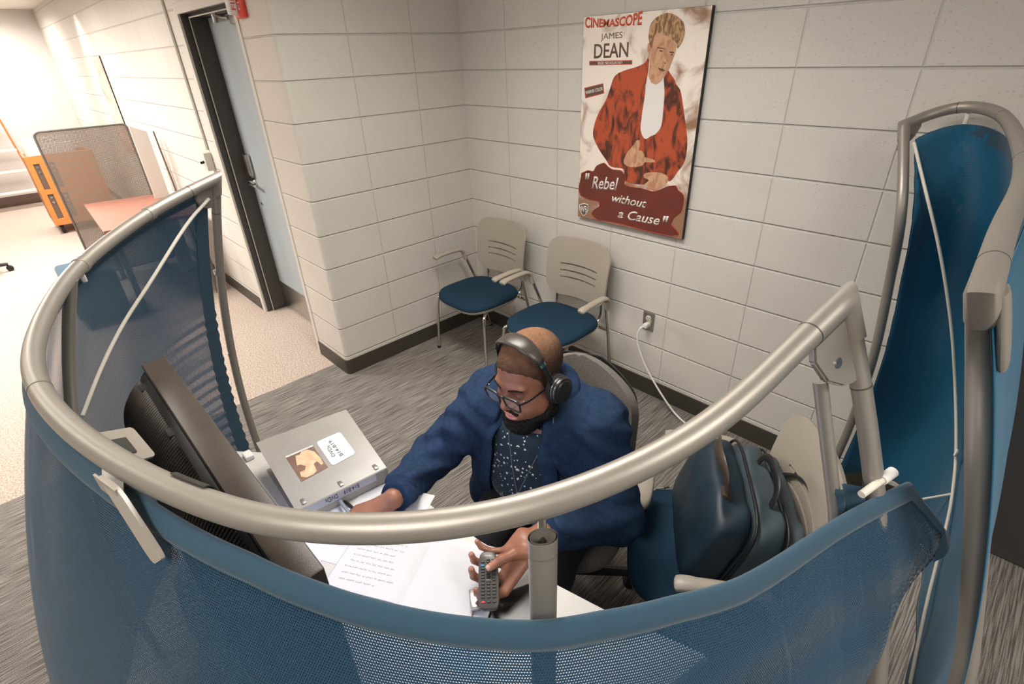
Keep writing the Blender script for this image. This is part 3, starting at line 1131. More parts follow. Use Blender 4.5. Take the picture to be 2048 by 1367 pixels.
A = art('painted_jacket', (0.46, 0.080, 0.028), (0.075, 0.022, 0.014), 10)
flat('painted_jacket', [(1.3831, 1.7966), (1.3699, 1.7859), (1.3279, 1.7679), (1.2487, 1.7495), (1.1981, 1.7263), (1.175, 1.6747), (1.1515, 1.6173), (1.11, 1.5572), (1.0844, 1.4955), (1.0814, 1.4423), (1.1206, 1.3826), (1.171, 1.333), (1.2082, 1.3005), (1.2882, 1.296), (1.3044, 1.239), (1.4245, 1.2369), (1.5228, 1.2761), (1.5629, 1.2727), (1.5953, 1.3189), (1.6256, 1.3715), (1.6278, 1.4512), (1.6066, 1.5345), (1.5664, 1.6593), (1.5445, 1.688), (1.5136, 1.7166), (1.4894, 1.7489), (1.4678, 1.7163), (1.4235, 1.6937), (1.3836, 1.7045), (1.3849, 1.7455)], A, 0.0)
flat('painted_shirt', [(1.3789, 1.712), (1.3792, 1.6551), (1.3726, 1.577), (1.3692, 1.5126), (1.3781, 1.4764), (1.4011, 1.4533), (1.4298, 1.4678), (1.4581, 1.482), (1.4828, 1.5194), (1.4846, 1.5972), (1.4808, 1.6723), (1.4692, 1.7199), (1.4417, 1.6999), (1.4087, 1.6965)], M('painted_white', (0.80, 0.76, 0.72), 0.4), 0.0005)
sk = art('painted_skin', (0.62, 0.36, 0.22), (0.47, 0.23, 0.13), 14)
flat('painted_neck', [(1.3903, 1.7747), (1.3889, 1.7269), (1.4084, 1.6995), (1.4351, 1.6924), (1.4615, 1.7074), (1.4697, 1.7308), (1.4716, 1.7597)], sk, 0.0010)
flat('painted_face', [(1.3821, 1.8643), (1.3725, 1.8576), (1.3733, 1.8327), (1.3826, 1.8182), (1.3858, 1.7893), (1.4075, 1.7491), (1.4408, 1.7235), (1.4658, 1.7177), (1.4872, 1.7453), (1.5042, 1.7877), (1.5155, 1.8223), (1.5153, 1.8497), (1.4829, 1.8814), (1.4267, 1.9007), (1.3915, 1.8884)], sk, 0.0015)
flat('painted_hair', [(1.389, 1.8451), (1.3739, 1.8786), (1.373, 1.9031), (1.3774, 1.9304), (1.4019, 1.9562), (1.4536, 1.9717), (1.4985, 1.9604), (1.536, 1.9354), (1.5505, 1.9052), (1.5472, 1.8689), (1.5258, 1.8371), (1.5144, 1.8565), (1.4853, 1.8766), (1.4271, 1.898), (1.403, 1.8845), (1.3984, 1.8448)], art('painted_hair', (0.55, 0.33, 0.16), (0.20, 0.10, 0.05), 28), 0.0020)
flat('painted_collar', [(1.3802, 1.8053), (1.3637, 1.7808), (1.3283, 1.7642), (1.358, 1.7156), (1.38, 1.6932), (1.3838, 1.7381)], A, 0.0015)
flat('painted_collar', [(1.4892, 1.751), (1.5276, 1.7131), (1.5356, 1.7009), (1.5029, 1.6947), (1.4845, 1.6575), (1.4715, 1.7163)], A, 0.0015)
flat('painted_hand', [(1.2851, 1.3314), (1.3027, 1.3815), (1.332, 1.4142), (1.3526, 1.4412), (1.3689, 1.445), (1.3746, 1.4304), (1.3693, 1.4004), (1.3865, 1.3961), (1.4048, 1.3808), (1.4101, 1.3694), (1.4601, 1.3626), (1.4635, 1.3503), (1.4128, 1.3449), (1.3939, 1.3256), (1.3523, 1.3149), (1.3199, 1.313)], sk, 0.0010)
flat('painted_hand', [(1.4193, 1.2362), (1.4428, 1.2615), (1.4155, 1.2712), (1.4166, 1.2907), (1.4689, 1.3039), (1.5195, 1.3031), (1.5491, 1.288), (1.5448, 1.2601), (1.5082, 1.2307), (1.4796, 1.2125), (1.4635, 1.2173), (1.4318, 1.2182), (1.4462, 1.231)], sk, 0.0010)
dk = M('painted_dark', (0.16, 0.07, 0.04), 0.5)
for q in [[(1.4217, 1.8442), (1.4523, 1.8405), (1.4667, 1.8339), (1.4483, 1.8364), (1.4251, 1.8384)], [(1.484, 1.8258), (1.5082, 1.8238), (1.5126, 1.8175), (1.4911, 1.8187)], [(1.4316, 1.8305), (1.4461, 1.8316), (1.4561, 1.8251), (1.4434, 1.8239)], [(1.4917, 1.8145), (1.5042, 1.8142), (1.5083, 1.81), (1.4959, 1.8095)], [(1.4361, 1.7628), (1.4628, 1.7569), (1.4784, 1.7496), (1.4641, 1.746), (1.4449, 1.7512)], [(1.4648, 1.7847), (1.4782, 1.7796), (1.4696, 1.7754)]]:
    flat('painted_feature', q, dk, 0.0020)
cl = M('painted_cloud', (0.155, 0.028, 0.018), 0.4, var=0.15)
flat('title_cloud', [(1.0104, 1.2447), (1.0538, 1.2643), (1.0911, 1.2639), (1.1138, 1.2947), (1.1604, 1.3155), (1.1909, 1.2986), (1.2207, 1.2882), (1.2719, 1.2896), (1.302, 1.2661), (1.3001, 1.2247), (1.329, 1.2148), (1.4054, 1.2163), (1.4747, 1.21), (1.5093, 1.2221), (1.5516, 1.2455), (1.5944, 1.2556), (1.6115, 1.2366), (1.6398, 1.2194), (1.6469, 1.1903), (1.64, 1.1367), (1.6057, 1.0994), (1.5951, 1.0655), (1.6342, 1.0364), (1.6416, 1.0194), (1.5979, 1.0058), (1.4276, 1.0047), (1.2539, 1.0107), (1.1309, 1.0031), (1.0938, 1.0273), (1.1089, 1.0554), (1.145, 1.0816), (1.1374, 1.1053), (1.0614, 1.1084), (1.009, 1.1206), (0.9947, 1.1488), (1.0054, 1.2099)], cl, 0.0006)
bm = BM()
cp = [(p[0], PYF - 0.0016, p[1]) for p in [(1.0104, 1.2447), (1.0538, 1.2643), (1.0911, 1.2639), (1.1138, 1.2947), (1.1604, 1.3155), (1.1909, 1.2986), (1.2207, 1.2882), (1.2719, 1.2896), (1.302, 1.2661), (1.3001, 1.2247), (1.329, 1.2148), (1.4054, 1.2163), (1.4747, 1.21), (1.5093, 1.2221), (1.5516, 1.2455), (1.5944, 1.2556), (1.6115, 1.2366), (1.6398, 1.2194), (1.6469, 1.1903), (1.64, 1.1367), (1.6057, 1.0994), (1.5951, 1.0655), (1.6342, 1.0364), (1.6416, 1.0194), (1.5979, 1.0058), (1.4276, 1.0047), (1.2539, 1.0107), (1.1309, 1.0031), (1.0938, 1.0273), (1.1089, 1.0554), (1.145, 1.0816), (1.1374, 1.1053), (1.0614, 1.1084), (1.009, 1.1206), (0.9947, 1.1488), (1.0054, 1.2099)]]
tube(bm, spl(cp + cp[:1], 160), 0.0022, 4, flat=(0.3, 1.0), up=(0, 1, 0))
obj('cloud_outline', bm, M('bright_red_line', (0.75, 0.09, 0.04), 0.5), t)
CREAM, DKT, REDT = M('letter_cream', (0.80, 0.76, 0.70), 0.5), M('letter_brown', (0.13, 0.075, 0.055), 0.5), M('letter_red', (0.66, 0.085, 0.035), 0.5)


def ptext(body, pa, pb, h, mat, lift, shear=0.0, bold=0.0, arch=None):
    d = Vector((pb[0] - pa[0], 0, pb[1] - pa[1]))
    up = Vector((-d.z, 0, d.x)).normalized()
    bm = text_bm(body, (pa[0], PYF - 0.0004 - lift, pa[1]), d, up, d.length, h, 0.0004, shear, bold, arch)
    obj('poster_lettering', bm, mat, t, smooth_angle=0)


def poly4(name, q, mat, lift):
    flat(name, q, mat, lift)


ptext('CINEMASCOPE', (1.0032, 1.9358), (1.3303, 1.9328), 0.0511, REDT, 0.0004, 0, 0.03, lambda f: 0.62 + 0.42 * abs(2 * f - 0.9) ** 1.5)
ptext('JAMES', (1.1037, 1.8758), (1.2293, 1.8789), 0.0331, DKT, 0.0004, 0, 0, None)
ptext('DEAN', (1.066, 1.8045), (1.2681, 1.8073), 0.0620, DKT, 0.0004, 0, 0.012, None)
poly4('credit_bar', [(1.0372, 1.7939), (1.2935, 1.7942), (1.2952, 1.7756), (1.0382, 1.7741)], REDT, 0.0004)
poly4('credit_bar', [(1.0408, 1.7907), (1.2907, 1.7913), (1.2919, 1.7786), (1.0415, 1.7772)], DKT, 0.0009)
ptext('REGIE: NICHOLAS RAY', (1.0922, 1.7775), (1.24, 1.7784), 0.0118, CREAM, 0.0014, 0, 0.01, None)
poly4('colour_tag', [(1.0105, 1.672), (1.1307, 1.6949), (1.1393, 1.649), (1.0198, 1.6226)], REDT, 0.0004)
poly4('colour_tag', [(1.0153, 1.6696), (1.1276, 1.6917), (1.1347, 1.6513), (1.0232, 1.627)], DKT, 0.0009)
ptext('WARNER COLOR', (1.0225, 1.6413), (1.1305, 1.6634), 0.0159, CREAM, 0.0014, 0, 0.015, None)
ptext('"', (1.0385, 1.2141), (1.0712, 1.2183), 0.0328, CREAM, 0.0012, 0.3, 0.02, None)
ptext('Rebel', (1.0862, 1.1697), (1.2659, 1.1837), 0.0674, CREAM, 0.0012, 0.35, 0.012, None)
ptext('without', (1.2265, 1.1184), (1.4437, 1.1197), 0.0458, CREAM, 0.0012, 0.35, 0.012, None)
ptext('a', (1.2706, 1.0397), (1.308, 1.0425), 0.0330, CREAM, 0.0012, 0.35, 0.012, None)
ptext('Cause', (1.336, 1.0398), (1.5307, 1.0458), 0.0515, CREAM, 0.0012, 0.35, 0.012, None)
ptext('"', (1.5468, 1.0675), (1.5811, 1.0721), 0.0306, CREAM, 0.0012, 0.3, 0.02, None)
poly4('shield_logo', [(1.0005, 1.0682), (1.0342, 1.0818), (1.0667, 1.0789), (1.0669, 1.0483), (1.0576, 1.0261), (1.0375, 1.0059), (1.0158, 1.0188), (1.003, 1.0375)], CREAM, 0.0006)
poly4('shield_logo', [(1.0055, 1.0649), (1.0344, 1.0767), (1.0624, 1.0742), (1.0626, 1.0479), (1.0546, 1.0288), (1.0373, 1.0114), (1.0186, 1.0225), (1.0076, 1.0386)], DKT, 0.0011)
ptext('WB', (1.0103, 1.022), (1.0626, 1.0311), 0.0393, CREAM, 0.0016, 0, 0.01, None)

# ================================================================== CURVED SCREENS
CTRL_L = [(0.9453, -1.8509, 1.5171), (0.9460, -1.9322, 1.4956), (1.0220, -2.0819, 1.4656), (1.2578, -2.2923, 1.4267), (1.4550, -2.3816, 1.4053), (1.6554, -2.4351, 1.3918), (1.8313, -2.4415, 1.3845), (2.0853, -2.3944, 1.3801), (2.3524, -2.3006, 1.3861), (2.4484, -2.2394, 1.3924), (2.5238, -2.1751, 1.4002), (2.5893, -2.1026, 1.4102), (2.6454, -2.0030, 1.4252), (2.7023, -1.8482, 1.4543), (2.7097, -1.7092, 1.4855), (2.7344, -1.5774, 1.5339)]
CTRL_R = [(2.4626, -0.1414, 1.5920), (2.5017, -0.0838, 1.6160), (2.5669, -0.0512, 1.6460), (2.6476, -0.0902, 1.6480), (2.7132, -0.2070, 1.6340), (2.7900, -0.5707, 1.6120), (2.8369, -0.9539, 1.6020), (2.8507, -1.2893, 1.5950), (2.8623, -1.4828, 1.5900), (2.8683, -1.5872, 1.5850)]
CEN = (1.8124, -1.5185)
NR = 160


def resample(P, n):
    d = [0.0]
    for a, b in zip(P[:-1], P[1:]):
        d.append(d[-1] + (b - a).length)
    out, j = [], 0
    for k in range(n + 1):
        q = d[-1] * k / n
        while j < len(d) - 2 and d[j + 1] < q:
            j += 1
        f = (q - d[j]) / max(d[j + 1] - d[j], 1e-9)
        out.append(P[j].lerp(P[j + 1], min(max(f, 0), 1)))
    return out


def relax(P, it):
    P = [p.copy() for p in P]
    for _ in range(it):
        P = [P[0]] + [P[i - 1] * 0.25 + P[i] * 0.5 + P[i + 1] * 0.25 for i in range(1, len(P) - 1)] + [P[-1]]
    return P


RAIL_L = relax(resample(spl(CTRL_L, NR), NR), 60)
RAIL_R = relax(resample(spl(CTRL_R, NR), NR), 40)
TUBE = 0.0172


def bulge(t):
    t = min(max(t, 0), 1.22)
    return 0.283 * (1 - (1 - t / 1.22) ** 2)


def railp(R, u):
    x = min(max(u, 0), 1) * NR
    i = min(int(x), NR - 1)
    p = R[i].lerp(R[i + 1], x - i)
    if u > 1:
        p = p + (R[-1] - R[-6]) * ((u - 1) / (5 / NR))
    return p


def outl(p):
    d = Vector((p.x - CEN[0], p.y - CEN[1], 0))
    return d.normalized()


def SL(u, t, off=0.0):
    p = railp(RAIL_L, u)
    return p + outl(p) * (bulge(t) + off) - Vector((0, 0, t))


def SR(u, t, off=0.0):
    p = railp(RAIL_R, u)
    p = p + Vector((1, 0, 0)) * (0.8 * bulge(t) + off) - Vector((0, 0, t))
    p.y = min(p.y, -0.035)
    return p


def lin(tab, x):
    for (x0, y0), (x1, y1) in zip(tab[:-1], tab[1:]):
        if x <= x1:
            f = (x - x0) / (x1 - x0)
            return y0 + (y1 - y0) * min(max(f, 0), 1)
    return tab[-1][1]


def post_profile(S, u, t0, off, n=26, foot=True):
    z = S(u, 0).z
    return [S(u, t0 + (z - 0.012 - t0) * k / n, off) for k in range(n + 1)]


def bracket(par, p, tang, down, size, side=0.006):
    """cast gusset that ties rail end to post"""
    bm = BM()
    t, d = Vector(tang).normalized(), Vector(down).normalized()
    nrm = t.cross(d).normalized()
    prof = [(0.0, 0.0), (size, 0.0), (size * 1.05, size * 0.25), (size * 0.85, size * 0.7), (size * 0.5, size * 1.0), (size * 0.12, size * 1.15), (0.0, size * 1.1)]
    prism(bm, [p + t * a + d * b - nrm * side for a, b in prof], nrm * (2 * side))
    bmesh.ops.bevel(bm, geom=bm.edges[:], offset=0.003, segments=2, affect='EDGES')
    br = obj('corner_bracket', bm, 'alu', par)
    bm = BM()
    c_ = p + t * size * 0.55 + d * size * 0.55
    lathe(bm, [(0.007, 0), (0.007, 0.002), (0.0, 0.002)], 14, frame(c_ + nrm * side, t, d, nrm))
    lathe(bm, [(0.007, 0), (0.007, 0.002), (0.0, 0.002)], 14, frame(c_ - nrm * side, t, -d, -nrm))
    obj('bracket_screw', bm, 'steel', br)


def ring(par, R, u, name='rail_ring', mat='alu', w=0.020, dr=0.0022):
    p = railp(R, u)
    t = (railp(R, min(u + 0.01, 1)) - railp(R, max(u - 0.01, 0))).normalized()
    bm = BM()
    tube(bm, [p - t * w / 2, p - t * w * 0.42, p + t * w * 0.42, p + t * w / 2], [TUBE + 0.0003, TUBE + dr, TUBE + dr, TUBE + 0.0003], 28)
    obj(name, bm, mat, par)


def seam(par, R, u):
    ring(par, R, u, 'rail_seam', 'alu_dark', 0.0022, 0.0005)


# ---- big curved screen round the desk
scrL = thing('privacy_screen', 'curved blue mesh privacy screen wrapped round the desk, silver tube rail on top', 'screen', (CEN[0], CEN[1], 0))
def miter(bm, A, B, r, sides=28):
    """mitred elbow: tube along A up to its last point, then on along B (B[0] is that corner)"""
    cor = A[-1]
    ti, to = (A[-1] - A[-2]).normalized(), (B[1] - B[0]).normalized()
    nb = (ti + to).normalized()
    s_ = ti.cross(Vector((0, 0, 1))).normalized()
    w_ = s_.cross(ti).normalized()
    offs = [(s_ * math.cos(q) + w_ * math.sin(q)) * r for q in [2 * PI * k / sides for k in range(sides)]]
    rings = [[bm.verts.new(p + o) for o in offs] for p in A[:-1]]
    mo = [o - ti * (o.dot(nb) / ti.dot(nb)) for o in offs]
    rings.append([bm.verts.new(cor + o) for o in mo])
    for p in B[1:]:
        rings.append([bm.verts.new(p + o - to * o.dot(to)) for o in mo])
    for a, b in zip(rings[:-1], rings[1:]):
        for k in range(sides):
            bm.faces.new((a[k], a[(k + 1) % sides], b[(k + 1) % sides], b[k]))
    bm.faces.new(rings[-1])
    bm.faces.new(rings[0][::-1])


def rail_with_elbows(R, p0, p1):
    bm = BM()
    tube(bm, R[2:-2], TUBE, 28, caps=False)
    miter(bm, [R[2], R[0]], [R[0], R[0] + (p0 - R[0]).normalized() * 0.055], TUBE)
    miter(bm, [R[-3], R[-1]], [R[-1], R[-1] + (p1 - R[-1]).normalized() * 0.055], TUBE)
    return bm


bm = rail_with_elbows(RAIL_L, SL(0, 0.09), SL(1, 0.09))
obj('top_rail', bm, 'alu', scrL, smooth_angle=60)
for u in (0.1000, 0.2250):
    ring(scrL, RAIL_L, u)
for u in (0.0375, 0.4500, 0.9688):
    seam(scrL, RAIL_L, u)
for u, t0 in ((0.0, 0.0), (1.0, 0.0)):
    bm = BM()
    pf = post_profile(SL, u, t0, 0.0)
    tube(bm, pf, 0.0165, 20, flat=(1.0, 0.8), up=outl(pf[0]))
    obj('post', bm, 'alu', scrL, smooth_angle=60)
    tg = (RAIL_L[3] - RAIL_L[0]) if u < 0.5 else (RAIL_L[-4] - RAIL_L[-1])
    bracket(scrL, SL(u, 0.015), tg, pf[2] - pf[0], 0.075 if u < 0.5 else 0.085)
    bm = BM()
    q = pf[-1]
    lathe(bm, [(0.05, 0), (0.05, 0.006), (0.02, 0.012), (0.0, 0.012)], 24, Matrix.Translation((q.x, q.y, 0.0)))
    obj('post_foot', bm, 'alu', scrL)
    pj = pf[3] if u > 0.5 else pf[2]
    bm = BM()
    tube(bm, [pf[2] - (pf[3] - pf[2]).normalized() * 0.0012, pf[2] + (pf[3] - pf[2]).normalized() * 0.0012], 0.0169, 20, flat=(1.0, 0.82), up=outl(pf[0]))
    obj('post_seam', bm, 'alu_dark', scrL)
# mid posts
bm = BM()
um = 0.256
pf = post_profile(SL, um, 0.0, -0.006)
tube(bm, pf, 0.0165, 20, flat=(1.0, 0.8), up=outl(pf[0]))
obj('post', bm, 'alu', scrL, smooth_angle=60)
mp0 = Vector((2.6253, -2.0747, 1.3930))
rp = railp(RAIL_L, 0.800)
bm = BM()
tube(bm, [mp0 + Vector((0, 0, -0.002)), mp0 - Vector((0, 0, 0.06)), Vector((mp0.x, mp0.y, 0.75)), Vector((mp0.x, mp0.y, 0.012))], 0.0166, 28, flat=(1.0, 0.70), up=outl(mp0), caps=False)
tube(bm, [mp0 + Vector((0, 0, -0.002)), mp0 - Vector((0, 0, 0.06))], 0.0146, 28, flat=(1.0, 0.62), up=outl(mp0), caps=False)
obj('post', bm, 'alu', scrL, smooth_angle=60)
bm = BM()
tube(bm, [mp0 - Vector((0, 0, 0.028)), mp0 - Vector((0, 0, 0.031))], 0.0169, 28, flat=(1.0, 0.72), up=outl(mp0), caps=False)
obj('post_seam', bm, 'alu', scrL)
bm = BM()
tube(bm, [mp0 - Vector((0, 0, 0.05)), rp - Vector((0, 0, TUBE))], 0.005, 10)
obj('post_bolt', bm, 'steel', scrL)

# cloth: upper edge follows the sagging hem, right end hangs loose as an ear outside the post
HEM = [(0.0, 0.022), (0.55, 0.022), (0.60, 0.026), (0.641, 0.035), (0.666, 0.041), (0.701, 0.060), (0.737, 0.083), (0.770, 0.105), (0.796, 0.124), (0.820, 0.136), (0.856, 0.161), (0.892, 0.197), (0.944, 0.237), (1.019, 0.289), (1.0380, 0.4100)]
UE, TE = (1.0380, 0.4100)
UL0 = 0.012


def hem_t(u):
    return lin(HEM, u)


def right_u(t):
    # right boundary of the cloth as a function of drop
    return lin([(0.4100, 1.0380), (0.5000, 0.998), (0.6100, 0.976), (1.4, 0.970)], t)


def cloth(u01, v):
    ut = UL0 + (UE - UL0) * u01
    tt = hem_t(ut)
    tb = SL(min(ut, 1), 0).z - 0.16
    t = tt + (tb - tt) * v
    u = ut if ut < 0.9 else 0.9 + (ut - 0.9) * (right_u(t) - 0.9) / (UE - 0.9)
    off = 0.004
    if u > 0.93:
        off += 0.032 * ((min(u, 1.03) - 0.93) / 0.10) ** 2 * max(0, 1 - abs(t - 0.40) / 0.42)
    # soft folds: drape below the hem on the right, gathers at the lower left edge
    if u > 0.78:
        off += 0.005 * math.sin((t - 0.9 * (u - 0.78)) * 42) * min(1, (u - 0.78) / 0.12) * max(0, 1 - v * 1.6)
    if u < 0.13:
        off += 0.006 * math.sin(t * 120 + u * 40) * max(0, 1 - u / 0.13) * min(1, max(0, (t - 0.42) / 0.1))
    off += 0.0025 * math.sin(u * 90 + 3 * v) * v
    return SL(u, t, off)


us = [k / 150 for k in range(151)]
vs = [(k / 60) ** 1.25 for k in range(61)]
bm = BM()
sheet(bm, cloth, us, vs, 0.0014, None, lambda u, v: (u * 2.95, v * 1.2))
fabL = obj('fabric_panel', bm, 'fab', scrL, smooth_angle=180)
# doubled hem along the top
HW = 0.027


def hemband(u01, w):
    s = u01
    ut = UL0 + (UE - UL0) * s
    tt = hem_t(ut)
    k = (tt + HW * w)
    tb = SL(min(ut, 1), 0).z - 0.16
    v = (k - tt) / (tb - tt)
    p = cloth(u01, v)
    q = SL(ut, k, 0.006)
    d = (outl(p)) * (0.0035 + 0.006 * math.sin(PI * min(1, w)))
    return p + d


bm = BM()
sheet(bm, hemband, us, [k / 8 for k in range(9)], 0.0)
sheet(bm, lambda a, w: hemband(a, w) - outl(hemband(a, w)) * 0.0095, us, [k / 8 for k in range(9)], 0.0)
sheet(bm, lambda a, w: hemband(a, 0.0) - outl(hemband(a, 0.0)) * 0.0095 * w + Vector((0, 0, 0.003 * math.sin(PI * w))), us, [k / 4 for k in range(5)], 0.0)
hb = obj('top_hem', bm, 'hem', fabL, smooth_angle=180)
bm = BM()
for k in range(300):
    s = 0.60 + 0.36 * k / 300
    p = hemband(s, 0.97)
    tgt = (hemband(s + 0.002, 0.97) - p).normalized()
    tube(bm, [p - tgt * 0.0012, p + tgt * 0.0012], 0.0009, 5)
obj('hem_stitching', bm, 'hem', hb, smooth_angle=0, kind='stuff')
# side hem next to the left post
bm = BM()
sheet(bm, lambda a, v: cloth(a * 0.016, v) + outl(cloth(0, v)) * 0.002 - outl(cloth(0, v)) * 0.006, [0, 0.33, 0.66, 1.0], vs, 0.0)
obj('side_hem', bm, 'hem', fabL, smooth_angle=180)
# rod inside the hem, its end poking out on the right
tip = Vector((2.8565, -1.5622, 1.2838))
tdir = (SL(1.0, hem_t(1.0), 0.01) - SL(0.965, hem_t(0.965), 0.01)).normalized()
bm = BM()
tube(bm, [tip - tdir * 0.075, tip - tdir * 0.03, tip], 0.0055, 12)
obj('hem_rod', bm, 'rod', scrL)
bm = BM()
tube(bm, [tip - tdir * 0.026, tip + tdir * 0.004], 0.0078, 14)
obj('rod_cap', bm, 'white', scrL)
# tension rod across the left flank
bm = BM()
tube(bm, spl([(0.9357, -1.8878, 1.4573), (0.9660, -1.9857, 1.3943), (1.0401, -2.1447, 1.2698), (1.0907, -2.2550, 1.1841), (1.1452, -2.3450, 1.1032), (1.2144, -2.4356, 1.0106)], 40), 0.0052, 10)
obj('tension_rod', bm, 'rod', scrL)
# inner stay by the right post and crumpled cloth caught between
bm = BM()
tube(bm, [SL(0.985, 0.10, -0.03), SL(0.985, 0.3, -0.035), SL(0.985, 0.55, -0.04), SL(0.985, 0.9, -0.04)], 0.010, 12)
obj('inner_stay', bm, 'alu', scrL)
bm = BM()
sheet(bm, lambda a, v: SL(0.982 + 0.016 * a, 0.255 + 0.30 * v, -0.03 + 0.034 * a + 0.006 * math.sin(a * 13 + 5 * v) + 0.003 * math.sin(v * 22)), [k / 40 for k in range(41)], [k / 40 for k in range(41)], 0.0)
obj('bunched_cloth', bm, 'hem', scrL, smooth_angle=180)
# clips
for p, d in [((1.2819, -2.3018, 1.3963), 'white'), ((0.8211, -1.9161, 1.1735), 'steel'), ((0.7275, -1.9473, 0.7947), 'steel')]:
    bm = BM()
    p = Vector(p)
    box(bm, (-0.008, -0.006, -0.010), (0.008, 0.006, 0.010), 0.003, Matrix.Translation(p))
    obj('clip', bm, d, scrL)
# velcro patch wrapped over the rail
bm = BM()
uu = [0.6125 + (0.6375 - 0.6125) * k / 12 for k in range(13)]


def velc(u, a):
    p = railp(RAIL_L, u)
    t_ = (railp(RAIL_L, u + 0.01) - railp(RAIL_L, u - 0.01)).normalized()
    s_ = -outl(p)
    w_ = Vector((0, 0, 1))
    return p + (s_ * math.cos(a) + w_ * math.sin(a)) * (TUBE + 0.002)


sheet(bm, velc, uu, [math.radians(q) for q in range(-20, 76, 8)], 0.0015)
obj('velcro_patch', bm, 'velcro', scrL)

def rnd(q, r=0.12):
    out = []
    n = len(q)
    for i in range(n):
        p, a, b = Vector(q[i]), Vector(q[i - 1]), Vector(q[(i + 1) % n])
        for k in range(5):
            f = k / 4
            s0, s1 = p.lerp(a, r), p.lerp(b, r)
            out.append(tuple(s0.lerp(p, f).lerp(p.lerp(s1, f), f)))
    return out


# acrylic sign holder hung over the rail
sg = thing('sign_holder', 'frosted plastic sign holder hooked over the near rail, seen edge-on', 'sign holder', (2.1096, -2.3849, 1.3810))
bm = BM()
pin = [Vector(p) for p in [(2.0413, -2.3935, 1.3920), (1.9936, -2.3500, 1.3520), (2.0805, -2.3398, 1.3400), (2.1477, -2.3850, 1.3920)]]
nrm = (pin[1] - pin[0]).cross(pin[3] - pin[0]).normalized()
prism(bm, rnd(pin), nrm * 0.003)
ip = obj('inner_flap', bm, 'acrylic', sg)
bm = BM()
q = [pin[0].lerp(pin[1], 0.25).lerp(pin[3].lerp(pin[2], 0.25), 0.3), pin[0].lerp(pin[1], 0.62).lerp(pin[3].lerp(pin[2], 0.62), 0.3), pin[0].lerp(pin[1], 0.62).lerp(pin[3].lerp(pin[2], 0.62), 0.78), pin[0].lerp(pin[1], 0.25).lerp(pin[3].lerp(pin[2], 0.25), 0.78)]
zc = 1 if nrm.z > 0 else -1
prism(bm, [a + (nrm * 0.0031 if zc > 0 else -nrm * 0.0001) for a in q], nrm * 0.0012 * zc)
obj('velcro_square', bm, 'velcro', ip, smooth_angle=0)
bm = BM()
po = [Vector(p) for p in [(2.1317, -2.4082, 1.3850), (2.1879, -2.3934, 1.3850), (2.2858, -2.3826, 1.3313), (2.2709, -2.3941, 1.3173)]]
nrm = (po[1] - po[0]).cross(po[3] - po[0]).normalized()
prism(bm, rnd(po, 0.2), nrm * 0.005)
obj('outer_flap', bm, 'acrylic', sg)
bm = BM()
prism(bm, [p_ - Vector((0, 0, 0.026)) for p_ in (pin[0], pin[3], po[1], po[0])], (0, 0, 0.003))
prism(bm, [pin[0] - Vector((0, 0, 0.026)), pin[3] - Vector((0, 0, 0.026)), pin[3], pin[0]], outl(pin[0]) * 0.003)
prism(bm, [po[0] - Vector((0, 0, 0.026)), po[1] - Vector((0, 0, 0.026)), po[1], po[0]], outl(po[0]) * 0.003)
obj('sign_bridge', bm, 'acrylic', sg, smooth_angle=0)

# ---- tall screen by the back wall on the right
scrR = thing('privacy_screen', 'tall blue privacy screen against the back wall at right, crossed by white rods', 'screen', (2.75, -0.8, 0))
bm = rail_with_elbows(RAIL_R, Vector([(2.4626, -0.1414, 1.5920), (2.5598, -0.3063, 1.3600), (2.5852, -0.2475, 1.1050), (2.6149, -0.2299, 0.7800), (2.6089, -0.1542, 0.4200), (2.6000, -0.1488, 0.2000), (2.6000, -0.1588, 0.0060)][1]), Vector([(2.8683, -1.5872, 1.5850), (2.8874, -1.4931, 1.4780), (2.9325, -1.5201, 1.3470), (2.9704, -1.5102, 1.2200), (3.0235, -1.4967, 1.0200), (3.0503, -1.5082, 0.9000), (3.0850, -1.5000, 0.6000), (3.1000, -1.5000, 0.0060)][1]))
obj('top_rail', bm, 'alu', scrR, smooth_angle=60)
for u in (0.0938, 0.2062, 0.5250, 0.9375):
    seam(scrR, RAIL_R, u)
